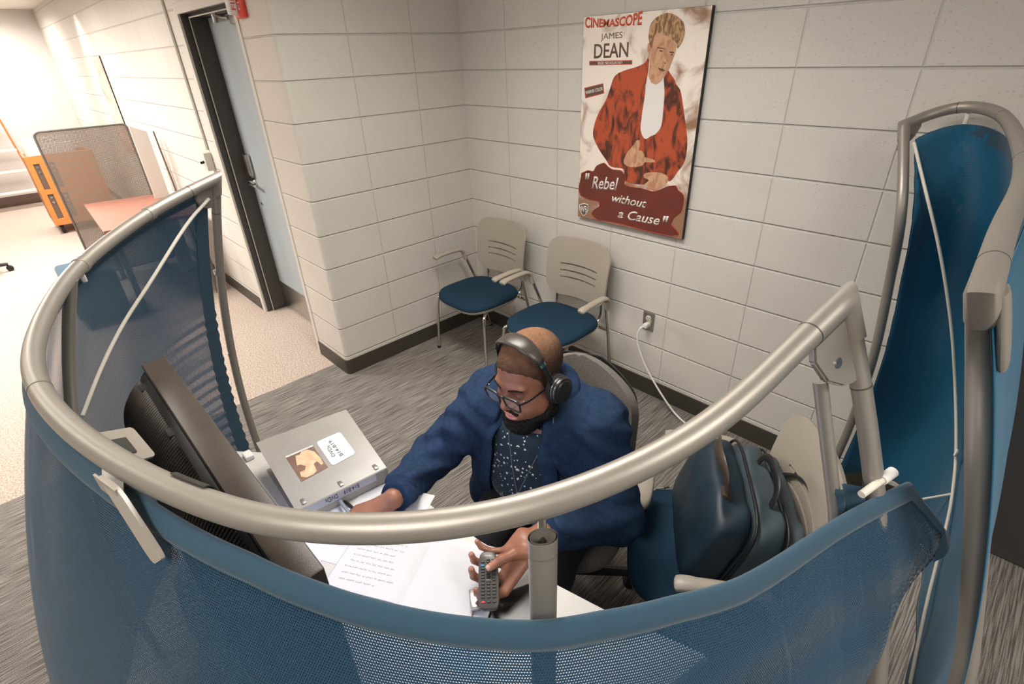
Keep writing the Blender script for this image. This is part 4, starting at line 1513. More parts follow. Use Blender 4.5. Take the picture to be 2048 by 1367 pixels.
for u, pts in ((0.0, [(2.4626, -0.1414, 1.5920), (2.5598, -0.3063, 1.3600), (2.5852, -0.2475, 1.1050), (2.6149, -0.2299, 0.7800), (2.6089, -0.1542, 0.4200), (2.6000, -0.1488, 0.2000), (2.6000, -0.1588, 0.0060)]), (1.0, [(2.8683, -1.5872, 1.5850), (2.8874, -1.4931, 1.4780), (2.9325, -1.5201, 1.3470), (2.9704, -1.5102, 1.2200), (3.0235, -1.4967, 1.0200), (3.0503, -1.5082, 0.9000), (3.0850, -1.5000, 0.6000), (3.1000, -1.5000, 0.0060)])):
    bm = BM()
    pf = spl(pts, 40)
    tube(bm, pf, 0.0170, 20, flat=(1.0, 0.92), up=(1, 0, 0))
    obj('post', bm, 'alu', scrR, smooth_angle=60)
    tg = (RAIL_R[5] - RAIL_R[0]) if u < 0.5 else (RAIL_R[-4] - RAIL_R[-1])
    if u < 0.5:
        bracket(scrR, pf[0] - Vector((0, 0, 0.012)), tg, (0, 0, -1), 0.062)
    else:
        bm = BM()
        tube(bm, [Vector(q) for q in [(2.8837, -1.5635, 1.5880), (2.8856, -1.5591, 1.5807), (2.8956, -1.5503, 1.5478), (2.9056, -1.5425, 1.5137), (2.9121, -1.5375, 1.4910), (2.9146, -1.5346, 1.4811)]], [0.009, 0.0115, 0.0125, 0.0125, 0.0115, 0.009], 16, flat=(0.55, 1.2), up=(0, 1, 0.2))
        obj('corner_bracket', bm, 'alu', scrR)
    bm = BM()
    d_ = (pf[4] - pf[3]).normalized()
    kk = 3 if u < 0.5 else 3
    tube(bm, [pf[kk] - d_ * 0.0012, pf[kk] + d_ * 0.0012], 0.0169, 20, flat=(1.0, 0.82), up=(1, 0, 0))
    obj('post_seam', bm, 'alu_dark', scrR)
    bm = BM()
    lathe(bm, [(0.045, 0), (0.045, 0.006), (0.02, 0.012), (0.0, 0.012)], 24, Matrix.Translation((pf[-1].x, min(pf[-1].y, -0.06), 0.0)))
    obj('post_foot', bm, 'alu', scrR)


POST_FAR = spl([(2.4626, -0.1414, 1.5920), (2.5598, -0.3063, 1.3600), (2.5852, -0.2475, 1.1050), (2.6149, -0.2299, 0.7800), (2.6089, -0.1542, 0.4200), (2.6000, -0.1488, 0.2000), (2.6000, -0.1588, 0.0060)], 120)


def clothR(u, v):
    t = 0.042 + 0.02 * math.sin(PI * u) + v * 1.40
    uu_ = 0.012 + 0.975 * u
    p = SR(uu_, t, 0.006)
    p.x += 0.004 * math.sin(uu_ * 40 + v * 5) * v
    # near the wall end the cloth follows the bowed post
    w_ = max(0.0, 1 - u / 0.30) ** 2
    q = SR(0.012, t, 0.006)
    k = [a for a in POST_FAR if a.z <= p.z]
    pp = k[0] if k else POST_FAR[-1]
    p += (pp + Vector((0.034, -0.012, 0)) - q) * w_
    p.z = railp(RAIL_R, uu_).z - t
    p.y = min(p.y, -0.035)
    return p


bm = BM()
sheet(bm, clothR, [k / 90 for k in range(91)], [k / 50 for k in range(51)], 0.0014, None, lambda u, v: (u * 1.75, v * 1.4))
fabR = obj('fabric_panel', bm, 'fab_r', scrR, smooth_angle=180)
bm = BM()
sheet(bm, lambda u, v: clothR(u, v * 0.035) - Vector((0.003, 0.0, 0)), [k / 90 for k in range(91)], [0, 0.25, 0.5, 0.75, 1.0], 0.0)
obj('top_hem', bm, 'hem', fabR, smooth_angle=180)
bm = BM()
sheet(bm, lambda u, v: clothR(u * 0.03, v) - Vector((0.003, 0, 0)), [0, 0.5, 1], [k / 50 for k in range(51)], 0.0)
obj('side_hem', bm, 'hem', fabR, smooth_angle=180)
rr = [(2.5153, -0.1979, 1.5485), (2.6042, -0.2880, 1.4189), (2.6775, -0.3022, 1.2839), (2.7460, -0.2816, 1.1250), (2.8111, -0.2549, 0.9520), (2.8795, -0.2381, 0.7504), (2.9470, -0.3288, 0.5871), (2.9818, -0.4468, 0.5084), (3.0017, -0.5391, 0.4436), (3.0308, -0.7798, 0.3331), (3.0639, -1.0254, 0.2476)]
bm = BM()
tube(bm, spl(rr, 60), 0.0048, 10)
obj('tension_rod', bm, 'rod', scrR)
bm = BM()
tube(bm, spl([(2.7016, -0.5377, 0.3153), (2.7667, -0.4923, 0.3263), (2.8683, -0.4323, 0.3688), (2.9484, -0.3977, 0.4287), (3.0060, -0.3884, 0.4873)], 30), 0.0040, 10)
obj('tension_rod', bm, 'rod', scrR)
nd = Vector((2.9464, -0.3491, 0.5997))
bm = BM()
lathe(bm, [(0.0, -0.005), (0.012, -0.004), (0.015, 0.0), (0.012, 0.004), (0.0, 0.005)], 20, frame(nd, (0, 1, 0), (0, 0, 1), (1, 0, 0)))
obj('rod_clip', bm, 'white', scrR)
hk = SR(0.106, 0.035, 0.0)
bm = BM()
box(bm, (-0.006, -0.006, -0.018), (0.006, 0.006, 0.018), 0.002, Matrix.Translation(hk))
obj('clip', bm, 'white', scrR)
bm = BM()
pc = Vector((2.5690, -0.2893, 1.3000))
box(bm, (-0.012, -0.008, -0.010), (0.012, 0.008, 0.010), 0.003, Matrix.Translation(pc))
obj('clip', bm, 'steel', scrR)

# ================================================================== DESK AND WHAT IS ON IT
t = thing('desk', 'white laminate desk inside the curved screen, TV and notebook on it', 'desk', (2.05, -2.0, 0))
front = [(1.30, -2.13), (1.375, -2.07), (1.55, -1.955), (1.745, -1.838), (1.86, -1.826), (1.981, -1.820), (2.145, -1.804), (2.379, -1.757), (2.485, -1.731), (2.70, -1.665)]
arc = []
for k in range(13):
    a = math.radians(-9 - 119 * k / 12)
    arc.append((CEN[0] + 0.905 * math.cos(a), CEN[1] + 0.905 * math.sin(a)))
bm = BM()
prism(bm, [(x, y, 0.712) for x, y in front + arc], (0, 0, 0.028))
bmesh.ops.bevel(bm, geom=[e for e in bm.edges if abs(e.verts[0].co.z - e.verts[1].co.z) < 1e-5], offset=0.003, segments=2, affect='EDGES')
obj('desk_top', bm, 'desk', t)
for x, y in ((1.40, -2.16), (2.56, -1.78), (1.85, -2.32), (2.42, -2.12)):
    bm = BM()
    tube(bm, [(x, y, 0.0), (x, y, 0.712)], 0.025, 16)
    obj('leg', bm, 'alu', t)
bm = BM()
box(bm, (1.50, -2.34, 0.30), (2.30, -2.32, 0.712), 0.003)
obj('modesty_panel', bm, 'deskedge', t, smooth_angle=0)

# television seen from behind and above
tv = thing('television', 'dark flat television seen from behind, ribbed back towards the curved screen', 'television', (2.01, -2.27, 0.74))
X0, X1, TZ0, TZ1 = 1.632, 2.402, 0.80, 1.288
bm = BM()
box(bm, (X0, -2.287, TZ0), (X1, -2.240, TZ1), 0.005)
obj('bezel', bm, 'tv', tv)
bm = BM()
box(bm, (X0 + 0.028, -2.2398, TZ0 + 0.04), (X1 - 0.028, -2.2385, TZ1 - 0.03))
obj('screen', bm, 'screen', tv, smooth_angle=0)
bm = BM()
# back shell: bulging body, deepest on the left, with chamfered ends


def tv_depth(x):
    f = (x - X0) / (X1 - X0)
    e = min(1.0, f / 0.045) ** 0.6 * min(1.0, (1 - f) / 0.10) ** 0.7
    return e * (0.076 - 0.045 * max(0.0, (f - 0.60) / 0.40))


def tv_back(x, w, lift=0.0):
    # w 0..1 from the top lip down the back
    drop = w * w * (TZ1 - 0.018 - TZ0 - 0.03)
    k = 1 - math.exp(-drop / 0.040)
    return (x, -2.287 - tv_depth(x) * k - lift, TZ1 - 0.018 - drop + lift * 0.5)


sheet(bm, tv_back, [X0 + 0.012 + (X1 - X0 - 0.024) * k / 60 for k in range(61)], [k / 50 for k in range(51)], 0.002)
back = obj('back_shell', bm, 'tvback', tv)
bm = BM()
nrib = 78
for k in range(nrib):
    x = X0 + 0.03 + (X1 - X0 - 0.06) * k / (nrib - 1)
    for w0, w1 in ((0.12, 0.75),):
        P_ = [Vector(tv_back(x, w0 + (w1 - w0) * j / 14, 0.003)) for j in range(15)]
        tube(bm, P_, 0.0024, 4, flat=(1.0, 1.0), up=(1, 0, 0))
obj('vent_ribs', bm, 'tv', back, smooth_angle=0)
for x in (X0 + 0.06, X0 + 0.27, X0 + 0.52):
    bm = BM()
    q = Vector(tv_back(x, 0.16))
    box(bm, (-0.010, -0.004, -0.010), (0.022, 0.010, 0.008), 0.002, Matrix.Translation(q))
    obj('back_tab', bm, 'tvback', back)
bm = BM()
box(bm, (1.96, -2.29, 0.752), (2.08, -2.255, 0.85), 0.006)
loft(bm, [(2.02 + x, -2.262 + y) for x, y in squircle(0.19, 0.075, 3)], [(1.0, 0.7405), (1.0, 0.748), (0.85, 0.757)], c=(2.02, -2.262))
obj('stand', bm, 'tv', tv)

# ring binder with DVD labels
bd = thing('ring_binder', 'frosted grey ring binder lying on the desk, DVD label and elephant picture on its cover', 'binder', (1.60, -1.96, 0.74))
BA, BB, BC, BD = [Vector(p) for p in ((1.4571, -2.0959, 0.8450), (1.5038, -1.8215, 0.8450), (1.7834, -1.8513, 0.7930), (1.7527, -2.1142, 0.7930))]   # far-left, far-right, near-right(spine), near-left(spine)
upv = (BB - BA).cross(BD - BA).normalized()
if upv.z < 0:
    upv = -upv
bm = BM()
prism(bm, [BA, BB, BC, BD], -upv * 0.003)
cover = obj('front_cover', bm, 'binder', bd, smooth_angle=0)
bm = BM()
zz = 0.7415
prism(bm, [(BA.x + 0.012, BA.y, zz), (BB.x + 0.012, BB.y, zz), (BC.x, BC.y, zz), (BD.x, BD.y, zz)], (0, 0, 0.003))
obj('back_cover', bm, 'binder', bd, smooth_angle=0)
bm = BM()
e = (BC - BD).normalized()
prism(bm, [(BD.x, BD.y, 0.7445), (BC.x, BC.y, 0.7445), BC - upv * 0.001, BD - upv * 0.001], (0.003, 0, 0))
spine = obj('spine', bm, 'binder', bd, smooth_angle=0)
bm = BM()
ins = 0.02
prism(bm, [BA.lerp(BC, 0.07) - upv * 0.006, BB.lerp(BD, 0.07) - upv * 0.006, BC.lerp(BA, 0.03) - upv * 0.006, BD.lerp(BB, 0.03) - upv * 0.006], (0, 0, -0.030))
obj('disc_pages', bm, 'binder_in', bd, smooth_angle=0)


def on_cover(fx, fy, lift):
    return BA.lerp(BB, fx).lerp(BD.lerp(BC, fx), fy) + upv * lift


def cov_poly(name, pts, mat, lift, th=0.0006, par=None):
    bm = BM()
    prism(bm, [on_cover(a, b, lift) for a, b in pts], upv * th)
    bm.normal_update()
    bmesh.ops.triangulate(bm, faces=bm.faces[:], ngon_method='EAR_CLIP')
    return obj(name, bm, mat, par or bd, smooth_angle=0)


card = [(0.5198, 0.3038), (0.7987, 0.2921), (0.8116, 0.662), (0.5283, 0.6932)]
pic = [(0.1782, 0.3321), (0.472, 0.3247), (0.484, 0.6812), (0.1851, 0.7121)]


lc = cov_poly('label_card', rnd(card), 'paper', 0.0002)
pc_ = cov_poly('picture_card', pic, M('brown_picture', (0.17, 0.085, 0.05), 0.4, var=0.2, vscale=30), 0.0002)
pl = lambda a, b: tuple(Vector(pic[0]).lerp(Vector(pic[1]), a).lerp(Vector(pic[3]).lerp(Vector(pic[2]), a), b))
cov_poly('elephant_shape', [pl(*q) for q in ((0.22, 0.30), (0.30, 0.12), (0.45, 0.14), (0.55, 0.06), (0.75, 0.08), (0.92, 0.25), (0.97, 0.55), (0.95, 0.80), (0.86, 0.82), (0.80, 0.62), (0.66, 0.66), (0.62, 0.92), (0.45, 0.98), (0.22, 0.96), (0.08, 0.86), (0.12, 0.70), (0.30, 0.72), (0.40, 0.60), (0.28, 0.48), (0.16, 0.46))], M('elephant_tan', (0.72, 0.42, 0.24), 0.5, var=0.22, vscale=60), 0.0008, par=pc_)
cov_poly('picture_edge', [pl(*q) for q in ((0, 0), (0.05, 0), (0.05, 1), (0, 1))][:0] or [pl(0, 0), pl(1, 0), pl(1, 0.05), pl(0, 0.05)], 'paper', 0.0009, par=pc_)
for body, p0, p1, h in [('DVDs', (0.6142, 0.5815), (0.6222, 0.4156), 0.0105), ('B14-B19', (0.6908, 0.6123), (0.6697, 0.3606), 0.0105)]:
    a, b = on_cover(*p0, 0.001), on_cover(*p1, 0.001)
    xd = b - a
    bm = text_bm(body, a, xd, upv.cross(xd), xd.length, h, 0.0003)
    obj('label_lettering', bm, 'inkdark', lc, smooth_angle=0)
for body, f0, f1 in (('DVDs', 0.42, 0.29), ('B14-B19', 0.66, 0.49)):
    hgt = BC.z - 0.7445
    a = BD.lerp(BC, f0) + Vector((0.0035, 0, -0.004))
    b = BD.lerp(BC, f1) + Vector((0.0035, 0, -0.004))
    xd = b - a
    bm = text_bm(body, a, xd, Vector((0, 0, -1)), xd.length, 0.016, 0.0004)
    obj('spine_lettering', bm, 'inkdark', spine, smooth_angle=0)
bm = BM()
prism(bm, [BD.lerp(BC, 0.06) + Vector((0.0031, 0, -0.002)), BD.lerp(BC, 0.86) + Vector((0.0031, 0, -0.002)), BD.lerp(BC, 0.86) + Vector((0.0031, 0, -0.026)), BD.lerp(BC, 0.06) + Vector((0.0031, 0, -0.026))], (0.0004, 0, 0))
obj('spine_label', bm, M('spine_label_grey', (0.42, 0.43, 0.46), 0.6), spine, smooth_angle=0)
for f in (0.10, 0.50, 0.90):
    bm = BM()
    p = on_cover(f, 0.93, 0.0)
    box(bm, (-0.010, -0.006, 0.0), (0.012, 0.006, 0.002), 0.001, Matrix.Translation(p))
    obj('rivet', bm, 'steel', bd)

# white adapter behind the binder
bm = BM()
box(bm, (1.345, -2.125, 0.7405), (1.385, -2.100, 0.757), 0.004)
tag(obj('power_adapter', bm, 'white'), 'small white adapter block at the desk corner beside the binder', 'adapter')

# notebook
NG, NS, NP = Vector((2.153, -2.054)), Vector((0.5, -0.86)).normalized(), Vector((0.86, 0.5)).normalized()
nb = thing('notebook', 'open white notebook with handwriting on its left page, lying on the desk', 'notebook', (2.10, -1.98, 0.7405))
PWID, PLEN = 0.205, 0.205


def npt(a, b, z):
    q = NG + NP * a - NS * b
    return Vector((q.x, q.y, z))


bm = BM()
prism(bm, [npt(-PWID - 0.004, -0.004, 0.7403), npt(PWID + 0.004, -0.004, 0.7403), npt(PWID + 0.004, PLEN + 0.004, 0.7403), npt(-PWID - 0.004, PLEN + 0.004, 0.7403)], (0, 0, 0.002))
obj('notebook_cover', bm, 'bagblk', nb, smooth_angle=0)
for sgn in (-1, 1):
    bm = BM()
    hgt = lambda a: 0.7425 + 0.008 * (1 - (1 - min(1, abs(a) / 0.03)) ** 2) * (1 - 0.35 * abs(a) / PWID)
    ax = [sgn * PWID * k / 16 for k in range(17)]
    sheet(bm, lambda a, b: npt(a, b, hgt(a)), ax, [0, PLEN * 0.5, PLEN], 0.0)
    bl = [(npt(a, b, 0.7424), npt(a, b, hgt(a))) for b in (0, PLEN) for a in ax]
    for b in (0, PLEN):
        for a0, a1 in zip(ax[:-1], ax[1:]):
            vsx = [bm.verts.new(npt(a0, b, 0.7424)), bm.verts.new(npt(a1, b, 0.7424)), bm.verts.new(npt(a1, b, hgt(a1))), bm.verts.new(npt(a0, b, hgt(a0)))]
            bm.faces.new(vsx)
    vsx = [bm.verts.new(npt(sgn * PWID, b, z)) for b, z in ((0, 0.7424), (PLEN, 0.7424), (PLEN, hgt(PWID)), (0, hgt(PWID)))]
    bm.faces.new(vsx)
    pg = obj('page', bm, 'paper', nb, smooth_angle=30)
    if sgn < 0:
        rs = random.Random(3)
        bm = BM()
        for ln in range(10):
            b = PLEN - 0.02 - ln * 0.0175
            a = -PWID + 0.02 + 0.012 * rs.random()
            end = -0.035 - 0.05 * rs.random()
            while a < end:
                wl = 0.006 + 0.016 * rs.random()
                n = max(5, int(wl / 0.0011))
                pp = []
                ph = 6 * rs.random()
                for k in range(n + 1):
                    aa = a + wl * k / n
                    pp.append(npt(aa + 0.0012 * math.sin(k * 1.7 + ph), b + (0.0008 + 0.0022 * rs.random()) * math.sin(k * 1.35 + ph + rs.random()), hgt(aa) + 0.0003))
                tube(bm, pp, 0.00034, 3, caps=False)
                a += wl + 0.004
        obj('handwriting', bm, 'ink', pg, smooth_angle=0, kind='stuff')
# loose sheets
for k, (cx_, cy_, ang, w_, l_, z_, lab) in enumerate(((1.905, -1.965, 0.50, 0.216, 0.279, 0.7402, 'loose white sheet under the right hand with the pen'), (1.80, -2.12, 0.15, 0.2, 0.25, 0.7401, 'loose white sheet half under the television'), (2.335, -1.99, 0.35, 0.10, 0.13, 0.7402, 'small pale blue slip of paper under the remote control'))):
    bm = BM()
    box(bm, (-w_ / 2, -l_ / 2, 0.0001), (w_ / 2, l_ / 2, 0.0008), 0, Matrix.Translation((cx_, cy_, z_)) @ Matrix.Rotation(ang, 4, 'Z'))
    tag(obj('paper_sheet', bm, 'paper' if k < 2 else M('pale_blue_paper', (0.52, 0.62, 0.72), 0.8), smooth_angle=0), lab, 'paper')
# black cable loop and pen
bm = BM()
tube(bm, spl([(1.70, -2.15, 0.7455), (1.715, -2.085, 0.7455), (1.722, -2.04, 0.752), (1.755, -2.0, 0.752), (1.79, -1.985, 0.7455), (1.83, -1.99, 0.7455), (1.86, -2.03, 0.7455), (1.84, -2.08, 0.7455)], 50), 0.0042, 8)
tag(obj('cable_loop', bm, 'blackrub'), 'black cable looped on the desk beside the binder spine', 'cable')
bm = BM()
pa, pb = Vector((1.7408, -1.9989, 0.7580)), Vector((1.8568, -2.0105, 0.7720))
pd = (pb - pa).normalized()
tube(bm, [pa - pd * 0.004, pa, pa + pd * 0.02, pb - pd * 0.01, pb, pb + pd * 0.035, pb + pd * 0.047], [0.002, 0.0045, 0.0052, 0.0052, 0.0048, 0.0044, 0.001], 12)
tag(obj('pen', bm, M('grey_pen', (0.22, 0.24, 0.28), 0.35)), 'grey pen held in the right hand over the loose sheet', 'pen')
# dark tablet and small adapter by the remote
t = thing('tablet', 'black tablet with a scuffed face lying on the desk behind the remote hand', 'tablet', (2.35, -1.85, 0.741))
bm = BM()
q = [(2.275, -1.865), (2.325, -1.775), (2.42, -1.825), (2.43, -1.93), (2.345, -1.945)]
q = [(2.285, -1.905), (2.335, -1.785), (2.435, -1.825), (2.385, -1.945)]
prism(bm, [(x, y, 0.7405) for x, y in q], (0, 0, 0.007))
obj('tablet_body', bm, 'steel', t, smooth_angle=0)
bm = BM()
cq = (sum(x for x, y in q) / 4, sum(y for x, y in q) / 4)
prism(bm, [(cq[0] + (x - cq[0]) * 0.96, cq[1] + (y - cq[1]) * 0.96, 0.7475) for x, y in q], (0, 0, 0.0006))
obj('tablet_glass', bm, M('scuffed_black_glass', (0.028, 0.026, 0.024), 0.3, var=0.9, vscale=25), t, smooth_angle=0)
t = thing('card_reader', 'tiny grey card reader with a green board and red lead beside the remote', 'adapter', (2.272, -1.925, 0.741))
bm = BM()
box(bm, (-0.024, -0.010, 0.0), (0.024, 0.010, 0.016), 0.003, Matrix.Translation((2.272, -1.930, 0.751)) @ Matrix.Rotation(-0.6, 4, 'Z'))
obj('reader_shell', bm, 'steel', t)
bm = BM()
box(bm, (-0.018, 0.0, 0.004), (0.018, 0.022, 0.007), 0, Matrix.Translation((2.275, -1.925, 0.751)) @ Matrix.Rotation(-0.6, 4, 'Z'))
obj('circuit_board', bm, M('green_board', (0.01, 0.10, 0.06), 0.5), t, smooth_angle=0)
bm = BM()
tube(bm, spl([(2.285, -1.942, 0.755), (2.30, -1.965, 0.745), (2.32, -1.99, 0.744), (2.36, -2.02, 0.744)], 16), 0.0012, 6)
obj('lead', bm, M('red_brown_lead', (0.35, 0.08, 0.05), 0.5), t)

# ================================================================== ARMCHAIRS
SLOTS = ((0.09, 0.145), (-0.14, -0.085), (-0.37, -0.315))


def armchair(label, loc, rz, group=None):
    t = thing('stacking_armchair', label, 'chair', loc, rz, group)
    K = dict(world=False)
    # back shell with three slots
    hw, hh, r = 0.232, 0.178, 0.085
    vb = sorted(set([-1, -0.99, -0.97, -0.94, -0.9, -0.84, -0.76, -0.66, -0.56, -0.46, -0.23, 0.0, 0.22, 0.32, 0.44, 0.56, 0.66, 0.76, 0.84, 0.9, 0.94, 0.97, 0.99, 1] + [s for q in SLOTS for s in q]))
    ub = [-1 + 2 * k / 40 for k in range(41)]

    def back(u, v):
        y = abs(v) * hh
        rr = 0.07 if v > 0 else 0.10
        w = hw if y < hh - rr else hw - rr + math.sqrt(max(rr * rr - (y - (hh - rr)) ** 2, 0))
        w *= 1 - 0.04 * (1 - v) / 2
        x = u * w
        z = 0.70 + v * hh
        yy = 0.235 + 0.045 * (v * 0.5 + 0.5) - 0.045 * (x / hw) ** 2 + 0.012 * v * v
        return (x, yy, z - 0.012 * (x / hw) ** 2)

    def mask(i, j):
        v0 = vb[j]
        for a, b in SLOTS:
            if a - 1e-6 <= v0 < b - 1e-6 and -24 <= (i - 20) * 1.0 + (0 if True else 0) and 8 <= i <= 31:
                return True
        return False
    bm = BM()
    sheet(bm, back, ub, vb, -0.009, mask)
    obj('backrest', bm, 'plastic', t, smooth_angle=50, **K)
    # seat: cushion on a plastic pan
    zf = lambda x, y: -0.55 * max(0, -y - 0.13) ** 1.5 - 0.10 * (x * x) * 0 + 0.10 * max(0, y - 0.12) ** 1.5
    out = squircle(0.240, 0.225, 3.4, 56)
    bm = BM()
    loft(bm, out, [(0.90, 0.425), (0.97, 0.428), (1.0, 0.438), (0.995, 0.450), (0.97, 0.460), (0.90, 0.466), (0.7, 0.466), (0.4, 0.463), (0.12, 0.462)], zf)
    obj('seat', bm, 'seat', t, smooth_angle=60, **K)
    bm = BM()
    loft(bm, out, [(0.80, 0.395), (0.93, 0.408), (0.985, 0.424), (0.985, 0.436)], zf)
    obj('seat_pan', bm, 'plastic', t, smooth_angle=60, **K)
    R = 0.0105
    for s in (-1, 1):
        bm = BM()
        tube(bm, spl([(s * 0.262, -0.185, 0.006), (s * 0.252, -0.175, 0.20), (s * 0.243, -0.165, 0.36), (s * 0.228, -0.145, 0.402), (s * 0.16, -0.05, 0.405)], 28), R, 12)
        lg = obj('leg', bm, 'chrome', t, **K)
        bm = BM()
        lathe(bm, [(0.013, 0.0), (0.013, 0.016), (0.0108, 0.018), (0.0, 0.018)], 14, Matrix.Translation((s * 0.262, -0.185, 0.0)))
        obj('glide', bm, 'blackrub', lg, **K)
        bm = BM()
        tube(bm, [(s * 0.235, 0.300, 0.006), (s * 0.250, 0.225, 0.35), (s * 0.283, 0.135, 0.60)], R, 12)
        lg = obj('leg', bm, 'chrome', t, **K)
        bm = BM()
        lathe(bm, [(0.013, 0.0), (0.013, 0.016), (0.0108, 0.018), (0.0, 0.018)], 14, Matrix.Translation((s * 0.235, 0.300, 0.0)))
        obj('glide', bm, 'blackrub', lg, **K)
        bm = BM()
        tube(bm, spl([(s * 0.287, 0.138, 0.575), (s * 0.292, 0.125, 0.632), (s * 0.295, 0.09, 0.656), (s * 0.296, 0.0, 0.660), (s * 0.296, -0.09, 0.656), (s * 0.294, -0.115, 0.648)], 26), [0.0150] * 6 + [0.0170] * 14 + [0.0190] * 6 + [0.013], 14, flat=(1.25, 0.75), up=(0, 0.25, 1))
        obj('armrest', bm, 'plastic', t, smooth_angle=60, **K)
        bm = BM()
        tube(bm, spl([(s * 0.150, 0.06, 0.408), (s * 0.165, 0.20, 0.412), (s * 0.172, 0.245, 0.455), (s * 0.172, 0.252, 0.545), (s * 0.172, 0.256, 0.60)], 24), 0.0105, 12)
        obj('back_upright', bm, 'chrome', t, **K)
    bm = BM()
    tube(bm, [(-0.250, 0.215, 0.395), (0.250, 0.215, 0.395)], 0.008, 10)
    tube(bm, [(-0.16, -0.05, 0.402), (0.16, -0.05, 0.402)], 0.008, 10)
    obj('stretcher', bm, 'chrome', t, **K)
    return t


ch = armchair('beige-backed armchair in the corner by the column, navy seat, left of the pair', (0.415, -0.345, 0), 0.0)
dup(ch, (1.072, -0.335, 0), 0.02, 'beige-backed armchair under the poster, navy seat, behind the seated man')
dup(ch, (2.4750, -1.1850, 0.0000), -0.9856, 'beige-backed armchair holding the black briefcase, right of the seated man')

# ================================================================== TASK CHAIR
tcx, tcy, TA = (2.02, -1.36, 6.7195)
tc = thing('task_chair', 'grey fabric office chair the man is sitting on, round back behind him', 'chair', (tcx, tcy, 0), TA)
K = dict(world=False)


def tback(u, v):
    y = abs(v)
    w = 0.235 * (1 - max(0, y - 0.35) ** 2 * (0.95 if v > 0 else 1.2)) * (1 if y < 0.999 else 1)
    w *= math.sqrt(max(0.0, 1 - max(0, (y - 0.55) / 0.45) ** 2.2)) if y > 0.55 else 1
    x = u * max(w, 0.012)
    return (x, 0.245 + 0.03 * v - 0.07 * (x / 0.235) ** 2 + 0.02 * v * v, 0.640 + 0.260 * v)


vb = [math.sin(PI / 2 * (-1 + 2 * k / 30)) for k in range(31)]
bm = BM()
sheet(bm, tback, [-1 + 2 * k / 24 for k in range(25)], vb, -0.040)
bmesh.ops.bevel(bm, geom=[e for e in bm.edges if len(e.link_faces) == 2 and e.calc_face_angle(0) > 1.0], offset=0.014, segments=3, affect='EDGES')
obj('backrest', bm, 'task', tc, smooth_angle=70, **K)
bm = BM()
sheet(bm, lambda u, v: (lambda p: (p[0] * 0.965, p[1] + 0.038, p[2] - 0.006))(tback(u, v * 0.955)), [-1 + 2 * k / 24 for k in range(25)], vb, -0.012)
obj('back_shell', bm, 'black', tc, smooth_angle=70, **K)
bm = BM()
loft(bm, squircle(0.25, 0.24, 3.2, 48), [(0.85, 0.40), (0.97, 0.405), (1.0, 0.43), (0.97, 0.462), (0.85, 0.475), (0.4, 0.476)])
obj('seat', bm, 'task', tc, smooth_angle=60, **K)
bm = BM()
tube(bm, spl([(0, 0.10, 0.395), (0, 0.29, 0.40), (0, 0.315, 0.46), (0, 0.31, 0.60)], 20), 0.022, 12, flat=(1.6, 0.6), up=(0, 1, 0.2))
obj('back_bar', bm, 'black', tc, **K)
for s in (-1, 1):
    bm = BM()
    tube(bm, spl([(s * 0.17, 0.03, 0.40), (s * 0.265, 0.04, 0.41), (s * 0.285, 0.05 + (0.08 if s < 0 else 0), 0.45), (s * 0.285, 0.045 + (0.09 if s < 0 else 0), 0.565)], 22), 0.018, 12)
    ar = obj('arm_post', bm, 'black', tc, **K)
    bm = BM()
    yo = 0.13 if s < 0 else 0.03
    loft(bm, [(s * 0.285 + x, yo + y) for x, y in squircle(0.034, 0.085, 3)], [(0.85, 0.562), (1.0, 0.57), (1.0, 0.585), (0.8, 0.595)], c=(s * 0.285, yo))
    obj('arm_pad', bm, 'plastic', ar, smooth_angle=60, **K)
bm = BM()
tube(bm, [(0, 0, 0.09), (0, 0, 0.40)], [0.03, 0.025], 16)
obj('gas_column', bm, 'black', tc, **K)
for k in range(5):
    a = math.radians(18 + 72 * k)
    e = Vector((0.29 * math.cos(a), 0.29 * math.sin(a), 0.080))
    bm = BM()
    tube(bm, [(0, 0, 0.105), e], [0.028, 0.017], 10)
    lg = obj('base_arm', bm, 'black', tc, **K)
    bm = BM()
    lathe(bm, [(0, -0.022), (0.022, -0.022), (0.028, -0.012), (0.028, 0.012), (0.022, 0.022), (0, 0.022)], 16, frame((e.x, e.y, 0.029), (math.cos(a), math.sin(a), 0), (0, 0, 1), (math.sin(a), -math.cos(a), 0)))
    tube(bm, [(e.x, e.y, 0.03), (e.x, e.y, 0.08)], 0.008, 8)
    obj('caster', bm, 'blackrub', lg, **K)

# ================================================================== BRIEFCASE
BL = Vector((-0.5524, 0.8336, 0.0000)).normalized()      # along the bag
BFW = Vector((-BL.y * -1, BL.x * -1, 0))
BFW = Vector((-0.8336, -0.5524, 0.0000)).normalized()     # towards the front of the chair
BG0 = Vector((2.5042, -1.1657, 0.4750))
lean = 0.30
BU = (Vector((0, 0, 1)) * math.cos(lean) - BFW * math.sin(lean)).normalized()
BD_ = BL.cross(BU).normalized()
if BD_.dot(BFW) < 0:
    BD_ = -BD_
BMX = frame(BG0, BL, BD_, BU)
bg = thing('briefcase', 'slate and black nylon laptop briefcase with handles, leaning back on the armchair', 'bag', (BG0.x, BG0.y, BG0.z))


